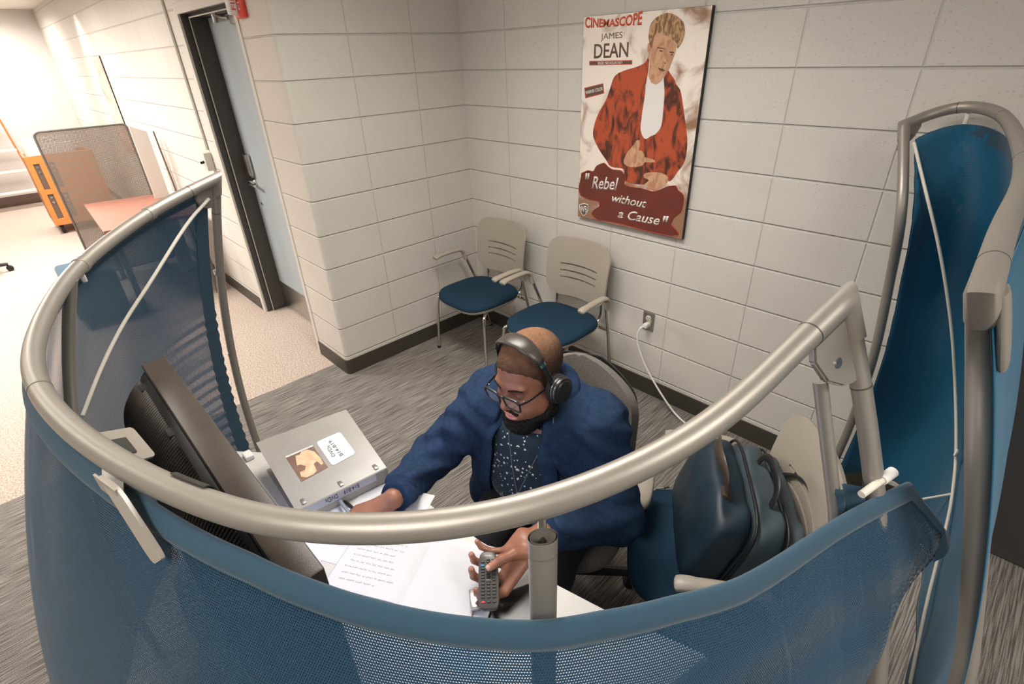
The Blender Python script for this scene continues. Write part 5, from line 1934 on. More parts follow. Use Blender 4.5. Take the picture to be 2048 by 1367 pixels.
def bagbox(name, hx, y0, y1, z0, z1, mat, p=5.0, dome=0.02, par=None):
    """soft pouch: rounded box in bag space, lofted across its depth"""
    hz_ = (z1 - z0) / 2
    o = squircle(hx, hz_, p, 64)
    bm = BM()
    n = 10
    lv = []
    rings = []
    for k in range(n + 1):
        f = k / n
        e = math.sqrt(max(0.0, 1 - (2 * f - 1) ** 6))
        s = 0.90 + 0.10 * e
        rings.append([bm.verts.new((x * s, y0 + (y1 - y0) * f, (z0 + z1) / 2 + z * s + 0.006 * math.sin(x * 38 + f * 5) * (1 if z > 0 else 0.3))) for x, z in o])
    for a, b in zip(rings[:-1], rings[1:]):
        for i in range(64):
            bm.faces.new((a[i], a[(i + 1) % 64], b[(i + 1) % 64], b[i]))
    for rg, yy in ((rings[0], y0 - dome * (1 if y0 < y1 else -1)), (rings[-1], y1 + dome * (1 if y0 < y1 else -1))):
        prev = rg
        for s in (0.8, 0.5, 0.2):
            cur = []
            for v in rg:
                cur.append(bm.verts.new((v.co.x * s, v.co.y + (yy - v.co.y) * (1 - s * s), (z0 + z1) / 2 + (v.co.z - (z0 + z1) / 2) * s)))
            for i in range(64):
                bm.faces.new((prev[i], prev[(i + 1) % 64], cur[(i + 1) % 64], cur[i]))
            prev = cur
        bm.faces.new(prev)
    bm.transform(BMX)
    return obj(name, bm, mat, par or bg, smooth_angle=60)


bagbox('main_compartment', 0.205, -0.045, 0.035, 0.0, 0.30, 'bag')
bagbox('front_pocket', 0.200, 0.040, 0.135, 0.0, 0.285, 'bag2', dome=0.018)
bagbox('rear_compartment', 0.200, -0.105, -0.050, 0.01, 0.285, 'bag', dome=0.008)


def bagtube(name, pts, r, mat, par=None, flat=None, up=(0, 1, 0), n=40, sides=8):
    bm = BM()
    tube(bm, spl(pts, n), r, sides, flat=flat, up=up)
    bm.transform(BMX)
    return obj(name, bm, mat, par or bg, smooth_angle=60)


for y, s in ((0.038, 0.99), (-0.047, 0.99)):
    o = squircle(0.207 * s, 0.152 * s, 5, 60)
    zp = bagtube('zipper', [(x, y, 0.150 + z) for x, z in o] + [(o[0][0], y, 0.150 + o[0][1])], 0.0045, 'bagblk', n=120)
for y0 in (0.095, -0.010):
    sgn = 1 if y0 > 0 else 0
    h = bagtube('handle' if sgn else 'rear_handle', [(-0.085, y0, 0.262), (-0.085, y0 + 0.02 * sgn, 0.300), (-0.075, y0 + 0.035 * sgn, 0.330), (-0.045, y0 + 0.05 * sgn, 0.347), (0.0, y0 + 0.055 * sgn, 0.350), (0.045, y0 + 0.05 * sgn, 0.347), (0.075, y0 + 0.035 * sgn, 0.330), (0.085, y0 + 0.02 * sgn, 0.300), (0.085, y0, 0.262)], 0.011 if sgn else 0.008, 'leather' if sgn else 'bagblk', flat=(1.5, 0.45), up=(0, 1, 0.15), n=50, sides=10)
    for sx in (-1, 1):
        bm = BM()
        box(bm, (sx * 0.085 - 0.020, y0 - 0.012 + 0.012 * sgn, 0.225), (sx * 0.085 + 0.020, y0 + 0.012 + 0.018 * sgn, 0.292), 0.006)
        bm.transform(BMX)
        obj('handle_tab', bm, 'leather' if sgn else 'bagblk', h)
bagtube('shoulder_strap', [(-0.17, -0.11, 0.20), (-0.10, -0.155, 0.285), (0.0, -0.15, 0.325), (0.08, -0.14, 0.31), (0.15, -0.13, 0.24), (0.19, -0.125, 0.17)], 0.017, 'bagblk', flat=(1.3, 0.32), up=(0, 0.7, 1), n=40, sides=10)
for k, (a, b, c_) in enumerate((((0.205, -0.02, 0.06), (0.222, -0.025, 0.10), (0.215, -0.06, 0.16)), ((0.205, 0.02, 0.03), (0.224, 0.0, 0.07), (0.22, -0.03, 0.10)))):
    bagtube('side_strap', [a, b, c_], 0.014, 'bagblk', flat=(1.2, 0.3), up=(1, 0, 0), n=14)
bm = BM()
for q in (((0.216, -0.05, 0.125), (0.216, -0.015, 0.125)), ((0.216, -0.05, 0.155), (0.216, -0.015, 0.155)), ((0.216, -0.05, 0.125), (0.216, -0.05, 0.155)), ((0.216, -0.015, 0.125), (0.216, -0.015, 0.155))):
    tube(bm, q, 0.0028, 8)
bm.transform(BMX)
obj('buckle', bm, 'steel', bg)
bm = BM()
tube(bm, [(0.150, 0.150, 0.03), (0.155, 0.160, 0.015)], 0.003, 8)
tube(bm, [(0.155, 0.160, 0.015), (0.150, 0.185, 0.0)], 0.0028, 6)
bm.transform(BMX)
obj('zip_pull', bm, 'steel', bg)

# ================================================================== THE PERSON
def head_axes(phi, pit, roll):
    f = Vector((math.cos(phi) * math.cos(pit), math.sin(phi) * math.cos(pit), -math.sin(pit)))
    l = Vector((0, 0, 1)).cross(f).normalized()
    u = f.cross(l)
    c, s = math.cos(roll), math.sin(roll)
    return l * c + u * s, f, u * c - l * s


HP = Vector((2.060, -1.520, 1.085))
HL, HF, HU = head_axes(math.radians(271.0), math.radians(11.0), math.radians(4.0))
HS = 1.0
HM = frame(HP, HL * HS, HF * HS, HU * HS)

TYAW = math.radians(288.0)
TLEAN = math.radians(17.0)
tf = Vector((math.cos(TYAW), math.sin(TYAW), 0))
tl = Vector((0, 0, 1)).cross(tf)
tu = Vector((0, 0, 1)) * math.cos(TLEAN) + tf * math.sin(TLEAN)
tfw = tl.cross(tu) * -1
tfw = tu.cross(tl) * -1
if tfw.dot(tf) < 0:
    tfw = -tfw
TP = Vector((2.005, -1.345, 0.545))
TM = frame(TP, tl, tfw, tu)
TI = TM.inverted()


def tloc(p):
    q = TI @ Vector(p)
    return (q.x, q.y, q.z)


# joints (world)
SH_R, EL_R, WR_R = Vector((1.880, -1.555, 0.890)), Vector((1.775, -1.680, 0.725)), Vector((1.905, -1.905, 0.795))
SH_L, EL_L, WR_L = Vector((2.212, -1.385, 0.880)), Vector((2.320, -1.435, 0.660)), Vector((2.290, -1.720, 0.815))
HIP_L, HIP_R = TM @ Vector((0.095, 0.02, -0.02)), TM @ Vector((-0.095, 0.02, -0.02))
HIP_L.z = HIP_R.z = 0.555
KN_L, KN_R = Vector((2.27, -1.72, 0.555)), Vector((2.07, -1.80, 0.555))
AN_L, AN_R = Vector((KN_L.x + 0.03, KN_L.y + 0.04, 0.09)), Vector((KN_R.x - 0.02, KN_R.y + 0.04, 0.09))
NECK = HM @ Vector((0, -0.045, -0.17))


def f_torso(P, o=0.0):
    d = ell(P, (0, 0.00, 0.0), (0.185 + o, 0.150 + o, 0.13 + o))
    d = smin(d, ell(P, (0, 0.045, 0.16), (0.196 + o, 0.165 + o, 0.17 + o)), 0.06)
    d = smin(d, ell(P, (0, 0.01, 0.315), (0.196 + o, 0.130 + o, 0.155 + o)), 0.07)
    d = smin(d, rcone(P, (-0.165, -0.015, 0.405), (0.165, -0.015, 0.405), 0.066 + o, 0.066 + o), 0.06)
    nk = tloc(NECK)
    d = smin(d, rcone(P, (0, -0.03, 0.40), (nk[0], nk[1], nk[2]), 0.085 + o, 0.066 + o * 0.6), 0.05)
    return d


# ---- head
def f_head(P):
    x = np.abs(P[:, 0])
    Q = P.copy()
    Q[:, 0] = x
    d = ell(P, (0, -0.012, 0.040), (0.0755, 0.098, 0.083))
    d = smin(d, ell(P, (0, 0.024, -0.030), (0.067, 0.066, 0.088)), 0.035)
    d = smin(d, ell(P, (0, 0.038, -0.074), (0.057, 0.050, 0.043)), 0.03)
    d = smin(d, ell(Q, (0.040, 0.052, -0.040), (0.034, 0.034, 0.034)), 0.02)
    d = smin(d, ell(P, (0, 0.075, 0.020), (0.054, 0.018, 0.013)), 0.015)
    d = smin(d, ell(Q, (0.068, 0.008, -0.060), (0.016, 0.035, 0.032)), 0.03)
    d = smax(d, -ell(Q, (0.033, 0.101, -0.001), (0.021, 0.016, 0.0125)), 0.012)
    d = smin(d, ell(Q, (0.032, 0.0735, -0.003), (0.0155, 0.0135, 0.0125)), 0.004)
    d = smax(d, -ell(Q, (0.032, 0.0905, -0.0085), (0.0145, 0.006, 0.0014)), 0.002)
    d = smin(d, rcone(P, (0, 0.086, 0.008), (0, 0.108, -0.030), 0.0075, 0.0135), 0.012)
    d = smin(d, ell(Q, (0.0145, 0.0975, -0.034), (0.0095, 0.011, 0.0085)), 0.006)
    d = smax(d, -ell(Q, (0.007, 0.106, -0.0445), (0.0045, 0.006, 0.004)), 0.003)
    d = smin(d, ell(P, (0, 0.086, -0.067), (0.032, 0.016, 0.022)), 0.014)
    d = smin(d, ell(P, (0, 0.0985, -0.0625), (0.0245, 0.0095, 0.0064)), 0.004)
    d = smin(d, ell(P, (0, 0.0975, -0.0748), (0.0228, 0.0112, 0.0082)), 0.004)
    d = smax(d, -ell(P, (0, 0.108, -0.0678), (0.024, 0.012, 0.0013)), 0.002)
    d = smin(d, ell(P, (0, 0.076, -0.104), (0.026, 0.022, 0.018)), 0.02)
    d = smin(d, ell(Q, (0.079, -0.006, -0.012), (0.009, 0.019, 0.031)), 0.006)
    nk = HM.inverted() @ (TM @ Vector((0, -0.02, 0.43)))
    d = smin(d, rcone(P, (0, -0.022, -0.055), tuple(nk), 0.056, 0.064), 0.03)
    return d


hv, hf = surfnet(f_head, (-0.11, -0.13, -0.26), (0.11, 0.14, 0.14), 0.0026)
hv = smooth_verts(hv, hf, 1)


def lerp3(a, b, t):
    return np.array(a) * (1 - t[:, None]) + np.array(b) * t[:, None]


def sstep(x, a, b):
    t = np.clip((x - a) / (b - a), 0, 1)
    return t * t * (3 - 2 * t)


SKIN = (0.265, 0.112, 0.066)
x, y, z = hv[:, 0], hv[:, 1], hv[:, 2]
hc = np.tile(np.array(SKIN), (len(hv), 1))
lips = (1 - sstep(np.abs(x) / 0.023, 0.85, 1.1)) * (1 - sstep(np.abs(z + 0.0695) / 0.0125, 0.8, 1.1)) * sstep(y, 0.088, 0.094)
hc = hc * (1 - lips[:, None]) + np.array((0.50, 0.19, 0.165)) * lips[:, None]
hc *= (1 + 0.25 * (1 - sstep(np.hypot(np.abs(x) - 0.04, z + 0.035), 0.01, 0.035)))[:, None]     # ruddier cheeks
lid = (1 - sstep(np.hypot((np.abs(x) - 0.032) / 1.3, z + 0.002), 0.008, 0.018)) * sstep(y, 0.06, 0.075)
hc = hc * (1 - 0.35 * lid[:, None])


def to_world(v, m):
    m = np.array(m)
    return v @ m[:3, :3].T + m[:3, 3]


# ---- hands
def hand_sdf(P, J):
    """J: wrist, list of fingers (each 4 points), thumb (3 or 4 points)"""
    w, fingers, thumb = J
    d = None
    for k, fg in enumerate(fingers):
        r = (0.0098, 0.0102, 0.0096, 0.0084)[k]
        for a, b, ra, rb in zip(fg[:-1], fg[1:], (r, r * 0.95, r * 0.86), (r * 0.95, r * 0.86, r * 0.74)):
            e = rcone(P, a, b, ra, rb)
            d = e if d is None else smin(d, e, 0.0035)
    pal = None
    for k, fg in enumerate(fingers):
        w2 = Vector(w[0]).lerp(Vector(w[1]), k / 3)
        e = rcone(P, tuple(w2), fg[0], 0.0165, 0.0125)
        pal = e if pal is None else smin(pal, e, 0.014)
    d = smin(d, pal, 0.006)
    for a, b, ra, rb in zip(thumb[:-1], thumb[1:], (0.0165, 0.0125, 0.0108), (0.0128, 0.0112, 0.0086)):
        d = smin(d, rcone(P, a, b, ra, rb), 0.006)
    d = smin(d, rcone(P, tuple(Vector(w[0]).lerp(Vector(w[1]), 0.5)), w[2], 0.0255, 0.0290), 0.016)
    return d


# left hand round the remote control
RA, RB = Vector((2.2439, -1.8568, 0.8325)), Vector((2.3360, -1.9387, 0.7971))     # top and bottom end of the remote, on its axis
RY = (RA - RB).normalized()
RN = (Vector((2.8879, -2.3534, 1.8497)) - (RA + RB) / 2)
RN = (RN - RY * RN.dot(RY)).normalized()
RX = RY.cross(RN)
RC = (RA + RB) / 2
RLEN = (RA - RB).length
RM = frame(RC, RX, RY, RN)


def rp(u, v, n):
    q = RM @ Vector((u, v, n))
    return (q.x, q.y, q.z)


LW = (rp(0.098, 0.060, -0.012), rp(0.082, 0.108, -0.012), tuple(WR_L))
LH = (LW, [
    [rp(0.036, -0.016, -0.024), rp(0.004, -0.030, -0.034), rp(-0.018, -0.026, -0.028), rp(-0.028, -0.014, -0.018)],
    [rp(0.036, 0.018, -0.028), rp(-0.008, 0.010, -0.036), rp(-0.034, 0.018, -0.020), rp(-0.039, 0.026, -0.001)],
    [rp(0.040, 0.048, -0.026), rp(-0.006, 0.046, -0.034), rp(-0.033, 0.053, -0.018), rp(-0.039, 0.059, 0.001)],
    [rp(0.046, 0.074, -0.018), rp(0.008, 0.076, -0.027), rp(-0.016, 0.084, -0.017), rp(-0.026, 0.091, -0.003)]],
    [rp(0.088, 0.058, 0.000), rp(0.060, 0.052, 0.014), rp(0.030, 0.036, 0.022), rp(0.002, 0.020, 0.0195)])
allp = np.array([q for fg in LH[1] for q in fg] + list(LH[2]) + [LW[0], LW[1], LW[2]])
lv, lf = surfnet(lambda P: hand_sdf(P, LH), allp.min(0) - 0.045, allp.max(0) + 0.045, 0.0022)
# right hand resting on the desk, fingers closed round the pen
R0w, RF, RS = Vector((1.905, -1.905, 0.795)), Vector((-0.35, -0.90, -0.15)).normalized(), None
RUP = Vector((0, 0, 1))
RS = RF.cross(RUP).normalized()            # towards the little-finger side is +RS for a right hand palm down
RUP = RS.cross(RF)
hb0 = R0w + RF * 0.02 - Vector((0, 0, 0.012))


def rh(f, s, u):
    q = hb0 + RF * f + RS * s + RUP * u
    return (q.x, q.y, max(q.z, 0.7495))


RWJ = (rh(0.012, -0.014, 0.0), rh(0.012, 0.018, -0.002), tuple(R0w))
RH = (RWJ, [
    [rh(0.090, -0.030, 0.006), rh(0.118, -0.034, 0.006), rh(0.128, -0.034, -0.018), rh(0.118, -0.032, -0.032)],
    [rh(0.092, -0.008, 0.008), rh(0.120, -0.010, 0.006), rh(0.126, -0.011, -0.022), rh(0.108, -0.012, -0.032)],
    [rh(0.086, 0.012, 0.006), rh(0.112, 0.012, 0.002), rh(0.114, 0.011, -0.024), rh(0.096, 0.010, -0.032)],
    [rh(0.078, 0.030, 0.000), rh(0.098, 0.031, -0.004), rh(0.100, 0.030, -0.026), rh(0.084, 0.028, -0.032)]],
    [rh(0.030, -0.026, -0.006), rh(0.066, -0.046, -0.010), rh(0.098, -0.048, -0.016), rh(0.118, -0.042, -0.022)])
allp = np.array([q for fg in RH[1] for q in fg] + list(RH[2]) + [RWJ[0], RWJ[1], RWJ[2]])
rv, rf_ = surfnet(lambda P: hand_sdf(P, RH), allp.min(0) - 0.045, allp.max(0) + 0.045, 0.0025)


def hand_col(v, tips):
    c = np.tile(np.array(SKIN) * 1.05, (len(v), 1))
    for tp in tips:
        w = 1 - sstep(np.sqrt(((v - np.array(tp)) ** 2).sum(1)), 0.008, 0.03)
        c = c * (1 - 0.5 * w[:, None]) + np.array((0.50, 0.24, 0.17)) * 0.5 * w[:, None]
    return c


lcq = hand_col(lv, [fg[3] for fg in LH[1]] + [LH[2][3], rp(0.03, -0.005, -0.01)])
rcq = hand_col(rv, [RH[2][3]])


# ---- hidden trunk and limbs (under the clothes), so the body is whole
def f_body(P):
    d = f_torso(P, -0.012)
    for a, b, c_, ra in ((SH_R, EL_R, WR_R, 0.046), (SH_L, EL_L, WR_L, 0.046)):
        d = smin(d, rcone(P, tloc(a), tloc(b), ra, 0.040), 0.03)
        d = smin(d, rcone(P, tloc(b), tloc(c_), 0.040, 0.026), 0.02)
    for a, b, c_ in ((HIP_L, KN_L, AN_L), (HIP_R, KN_R, AN_R)):
        d = smin(d, rcone(P, tloc(a), tloc(b), 0.080, 0.058), 0.04)
        d = smin(d, rcone(P, tloc(b), tloc(c_), 0.056, 0.040), 0.02)
    return d


joints = np.array([tloc(q) for q in (SH_R, EL_R, WR_R, SH_L, EL_L, WR_L, HIP_L, KN_L, AN_L, HIP_R, KN_R, AN_R)])
lo = np.minimum(joints.min(0), (-0.2, -0.2, -0.15)) - 0.1
hi = np.maximum(joints.max(0), (0.2, 0.2, 0.42)) + 0.1
hi[2] = tloc(NECK)[2] + 0.02
bv, bf = surfnet(f_body, lo, hi, 0.013)
verts = np.concatenate([to_world(hv, HM), lv, rv, to_world(bv, TM)])
n0, n1, n2 = len(hv), len(hv) + len(lv), len(hv) + len(lv) + len(rv)
faces = np.concatenate([hf, lf + n0, rf_ + n1, bf + n2])
cols = np.concatenate([hc, lcq, rcq, np.tile(np.array(SKIN), (len(bv), 1))])
person = np_obj('person', verts, faces, 'skin', None, None, cols)
tag(person, 'seated bearded person in navy cardigan and dotted shirt, pointing a remote control at the desk', 'person')

# ---- hair: close crop
rs = np.random.RandomState(4)


def hairline(Y, X):
    return np.interp(Y, [-0.12, -0.06, -0.01, 0.018, 0.030, 0.048, 0.07, 0.09], [-0.075, -0.06, -0.035, -0.03, 0.022, 0.050, 0.066, 0.070])


def f_hair(P):
    d = f_head(P) - 0.0024
    reg = hairline(P[:, 1], P[:, 0]) - P[:, 2] + 0.002 * np.sin(P[:, 0] * 300) + 0.0015 * np.sin(P[:, 1] * 400)
    return smax(d, reg, 0.003)


v, f = surfnet(f_hair, (-0.1, -0.13, -0.10), (0.1, 0.12, 0.14), 0.0028)
v = v + rs.normal(0, 0.0004, v.shape)
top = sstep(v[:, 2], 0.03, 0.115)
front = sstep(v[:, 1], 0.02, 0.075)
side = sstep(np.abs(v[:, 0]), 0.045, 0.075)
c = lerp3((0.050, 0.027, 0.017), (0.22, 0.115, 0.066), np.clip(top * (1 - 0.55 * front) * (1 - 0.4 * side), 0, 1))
np_obj('hair', v, f, 'hair', person, HM, c)


# ---- beard
def f_beard(P):
    X, Y, Z = np.abs(P[:, 0]), P[:, 1], P[:, 2]
    full = smin(f_head(P) - 0.011, ell(P, (0, 0.068, -0.112), (0.050, 0.043, 0.036)), 0.02)
    # upper limit of the beard: from in front of the ear, down along the cheek, under the lip
    up = np.interp(Y, [-0.01, 0.012, 0.03, 0.055, 0.075, 0.095], [0.000, -0.004, -0.045, -0.070, -0.083, -0.086])
    lip = ell(np.stack([X, Y, Z], -1), (0, 0.098, -0.069), (0.029, 0.03, 0.0175))
    d = smax(full, Z - up, 0.012)
    d = smax(d, -lip, 0.006)
    low = np.interp(Y, [-0.02, 0.02, 0.05, 0.1], [-0.065, -0.098, -0.135, -0.16])
    d = smax(d, low - Z, 0.012)
    d = smax(d, 0.002 - Y, 0.01)
    return d


def f_mous(P):
    X, Y, Z = np.abs(P[:, 0]), P[:, 1], P[:, 2]
    return np.maximum(f_head(P) - 0.0020, np.maximum(np.abs(Z + 0.0528 + 0.38 * np.maximum(X - 0.010, 0)) - 0.0027, np.maximum(np.maximum(X - 0.029, 0.0022 - X), 0.07 - Y)))


v, f = surfnet(f_beard, (-0.11, -0.03, -0.17), (0.11, 0.14, 0.02), 0.0024)
v = v + rs.normal(0, 0.0011, v.shape)
np_obj('beard', v, f, 'beard', person, HM)
v, f = surfnet(f_mous, (-0.035, 0.07, -0.075), (0.035, 0.12, -0.04), 0.0011)
v = v + rs.normal(0, 0.0002, v.shape)
np_obj('moustache', v, f, 'beard', person, HM)
# eyebrows
for s in (-1, 1):
    bm = BM()
    pts = []
    for k in range(9):
        q = k / 8
        xx = s * (0.014 + 0.040 * q)
        zz = 0.0175 + 0.0055 * math.sin(q * PI * 0.85)
        yv = np.array([[xx, yy, zz] for yy in np.linspace(0.04, 0.12, 81)])
        dd = f_head(yv.astype(np.float32))
        yy = np.linspace(0.04, 0.12, 81)[np.argmax(dd > 0)]
        pts.append(HM @ Vector((xx, yy, zz)))
    tube(bm, spl(pts, 16), [0.0030 - 0.0018 * abs(k / 16 - 0.4) for k in range(17)], 8)
    obj('eyebrow', bm, 'beard', person)

# ---- shirt and cardigan
JR = [tloc(q) for q in (SH_R, EL_R, WR_R)]
JL = [tloc(q) for q in (SH_L, EL_L, WR_L)]


def f_shirt(P):
    d = f_torso(P, 0.004)
    return smax(d, P[:, 2] - 0.455 + 0.9 * np.maximum(P[:, 1] - 0.0, 0) * 0.5, 0.01)


v, f = surfnet(f_shirt, (-0.24, -0.2, -0.10), (0.24, 0.24, 0.50), 0.009)
v = smooth_verts(v, f, 1)
shirt = np_obj('shirt', v, f, 'shirt', person, TM)


def open_half(Z):
    return np.interp(Z, [-0.15, 0.0, 0.12, 0.25, 0.36, 0.43, 0.47], [0.128, 0.122, 0.114, 0.102, 0.086, 0.072, 0.066])


def f_card(P):
    d = f_torso(P, 0.016)
    for J in (JR, JL):
        d = smin(d, rcone(P, J[0], J[1], 0.080, 0.070), 0.045)
        s2 = rcone(P, J[1], J[2], 0.067, 0.044)
        d = smin(d, s2, 0.03)
        e, w = np.array(J[1]), np.array(J[2])
        ax = (w - e) / np.linalg.norm(w - e)
        d = np.maximum(d, -(0.0 - ((P - w) @ ax)) * 0 + np.where(((P - w) @ ax > -0.012) & (np.sqrt(((P - w) ** 2).sum(1)) < 0.085), ((P - w) @ ax) + 0.012, -1))
    # front panels hanging open beside the arms
    d = smin(d, rcone(P, (-0.165, 0.05, 0.27), (-0.20, 0.14, 0.03), 0.055, 0.060), 0.06)
    d = smin(d, rcone(P, (0.165, 0.05, 0.27), (0.19, 0.10, 0.03), 0.055, 0.055), 0.06)
    # fabric folds
    fold = 0.0035 * np.sin(P[:, 0] * 55 + P[:, 2] * 38 + 4 * np.sin(P[:, 1] * 14)) + 0.0025 * np.sin(P[:, 1] * 80 - P[:, 2] * 60 + 3 * np.sin(P[:, 0] * 20))
    arm = np.minimum(rcone(P, JR[0], JR[2], 0.16, 0.14), rcone(P, JL[0], JL[2], 0.16, 0.14))
    arm = np.minimum(arm, np.minimum(rcone(P, JR[0], JR[1], 0.1, 0.09), rcone(P, JL[0], JL[1], 0.1, 0.09)))
    d = d + fold * (0.45 + 1.5 * np.clip(-arm / 0.05, 0, 1))
    op = np.maximum(np.abs(P[:, 0] + 0.022) - open_half(P[:, 2]), -(P[:, 1] - 0.012))
    armguard = np.minimum(rcone(P, JR[1], JR[2], 0.085, 0.075), rcone(P, JL[1], JL[2], 0.085, 0.075))
    op = np.maximum(op, -armguard)
    d = smax(d, -op, 0.012)
    d = smax(d, P[:, 2] - 0.462, 0.01)
    d = smax(d, -0.14 - P[:, 2] + 0 * P[:, 0], 0.02)
    return d


jj = np.array(JR + JL)
lo = np.minimum(jj.min(0), (-0.26, -0.2, -0.18)) - 0.10
hi = np.maximum(jj.max(0), (0.26, 0.25, 0.47)) + 0.10
v, f = surfnet(f_card, lo, hi, 0.0072)
v = smooth_verts(v, f, 1)
card_ = np_obj('cardigan', v, f, 'cardigan', person, TM)


def front_y(fn, X, Z, y0=-0.1, y1=0.32):
    ys = np.linspace(y1, y0, 220).astype(np.float32)
    P = np.stack([np.full_like(ys, X), ys, np.full_like(ys, Z)], -1)
    d = fn(P)
    i = int(np.argmax(d < 0))
    return float(ys[i]) if (d < 0).any() else y0


# shawl collar: flat rolled band from hem, round the neck, to the other hem
ftor = lambda P: f_torso(P, 0.018)
zs = [-0.05, 0.03, 0.11, 0.19, 0.27, 0.33, 0.39]
for s in (-1, 1):
    pts = [Vector((-0.022 + s * (float(open_half(zz)) + 0.016), front_y(ftor, -0.022 + s * (float(open_half(zz)) + 0.016), zz) + 0.004, zz)) for zz in zs]
    nk = Vector(tloc(NECK))
    pts += [Vector((s * 0.082, 0.022, 0.432)), Vector((s * 0.088, -0.03, 0.462)), Vector((s * 0.060, -0.090, 0.474)), Vector((0.0, -0.115, 0.476))]
    bm = BM()
    tube(bm, spl(pts, 60), [0.020 + 0.004 * min(1, k / 36) for k in range(61)], 14, flat=(1.0, 0.30), up=(s * 0.45, 1.0, 0.25))
    bm.transform(TM)
    obj('collar', bm, 'cardigan', card_, smooth_angle=80)
for J in (JR, JL):
    w, e = Vector(J[2]), Vector(J[1])
    ax = (w - e).normalized()
    bm = BM()
    tube(bm, [w - ax * 0.055, w - ax * 0.045, w - ax * 0.012, w - ax * 0.004, w - ax * 0.006], [0.0465, 0.0485, 0.0425, 0.040, 0.030], 24, caps=False)
    bm.transform(TM)
    obj('cuff', bm, 'cuff', card_, smooth_angle=80)
# shirt buttons
fsh = lambda P: f_torso(P, 0.004)
for zz in (0.05, 0.13, 0.215, 0.30, 0.375):
    yy = front_y(fsh, -0.018, zz)
    bm = BM()
    m_ = TM @ Matrix.Translation((-0.018, yy, zz)) @ Matrix.Rotation(-PI / 2, 4, 'X')
    lathe(bm, [(0.0, -0.001), (0.006, -0.001), (0.0062, 0.0012), (0.0045, 0.0018), (0.0, 0.0012)], 16, m_)
    obj('button', bm, 'white', shirt)
bm = BM()
m_ = TM @ Matrix.Translation((-0.012 - float(open_half(0.02)) - 0.01, front_y(ftor, -0.012 - float(open_half(0.02)) - 0.01, 0.02) + 0.010, 0.02)) @ Matrix.Rotation(-PI / 2, 4, 'X')
lathe(bm, [(0.0, -0.001), (0.009, -0.001), (0.0095, 0.002), (0.007, 0.003), (0.0, 0.002)], 16, m_)
obj('button', bm, 'black', card_)


# ---- trousers and shoes
def f_trs(P):
    d = ell(P, (0, 0.0, -0.02), (0.188, 0.155, 0.10))
    for a, b, c_ in ((HIP_L, KN_L, AN_L), (HIP_R, KN_R, AN_R)):
        d = smin(d, rcone(P, tloc(a), tloc(b), 0.095, 0.074), 0.04)
        d = smin(d, rcone(P, tloc(b), tloc(c_), 0.072, 0.058), 0.02)
    d = d + 0.003 * np.sin(P[:, 0] * 70 + P[:, 1] * 45)
    return smax(d, P[:, 2] - 0.06 - 0.5 * np.maximum(P[:, 1], 0), 0.02)


joints = np.array([tloc(q) for q in (HIP_L, KN_L, AN_L, HIP_R, KN_R, AN_R)])
v, f = surfnet(f_trs, joints.min(0) - 0.12, joints.max(0) + 0.12, 0.011)
np_obj('trousers', v, f, 'trousers', person, TM)
for s, a in ((1, AN_L), (-1, AN_R)):
    fwd = Vector((tf.x * 0.8 + s * 0.25 * tl.x, tf.y * 0.8 + s * 0.25 * tl.y, 0)).normalized()
    sid = Vector((-fwd.y, fwd.x, 0))
    m_ = frame((a.x + fwd.x * 0.07, a.y + fwd.y * 0.07, 0), sid, fwd, (0, 0, 1))
    bm = BM()
    loft(bm, [(x * (1 - 0.12 * (y > 0)), y) for x, y in squircle(0.048, 0.145, 2.6, 40)], [(0.97, 0.001), (1.0, 0.012), (1.0, 0.030), (0.94, 0.055), (0.72, 0.075), (0.45, 0.088)], lambda x, y: -0.22 * max(0, y))
    for vv in bm.verts:
        vv.co.z = max(vv.co.z, 0.001)
    bm.transform(m_)
    obj('shoe', bm, 'blackrub', person, smooth_angle=60)

# ---- spectacles (worn, a thing of their own)
gl = thing('spectacles', 'black rectangular spectacles on the seated person\'s nose', 'glasses', tuple(HM @ Vector((0, 0.1, 0.0))))
HMR = frame(HP, HL, HF, HU)


def hp(x, y, z):
    return HM @ Vector((x, y, z))


def lens_outline(s):
    o = []
    for k in range(33):
        a = 2 * PI * k / 32
        cx, sy = math.cos(a), math.sin(a)
        X = 0.0285 * math.copysign(abs(cx) ** 0.5, cx)
        Z = 0.0195 * math.copysign(abs(sy) ** 0.55, sy)
        if Z < 0:
            X *= 0.93
        xx = s * 0.0370 + X
        o.append((xx, 0.112 - 0.10 * max(0, abs(xx) - 0.01) ** 1.25 - 0.10 * (Z + 0.003) * -1 * 0.5, Z - 0.006))
    return o


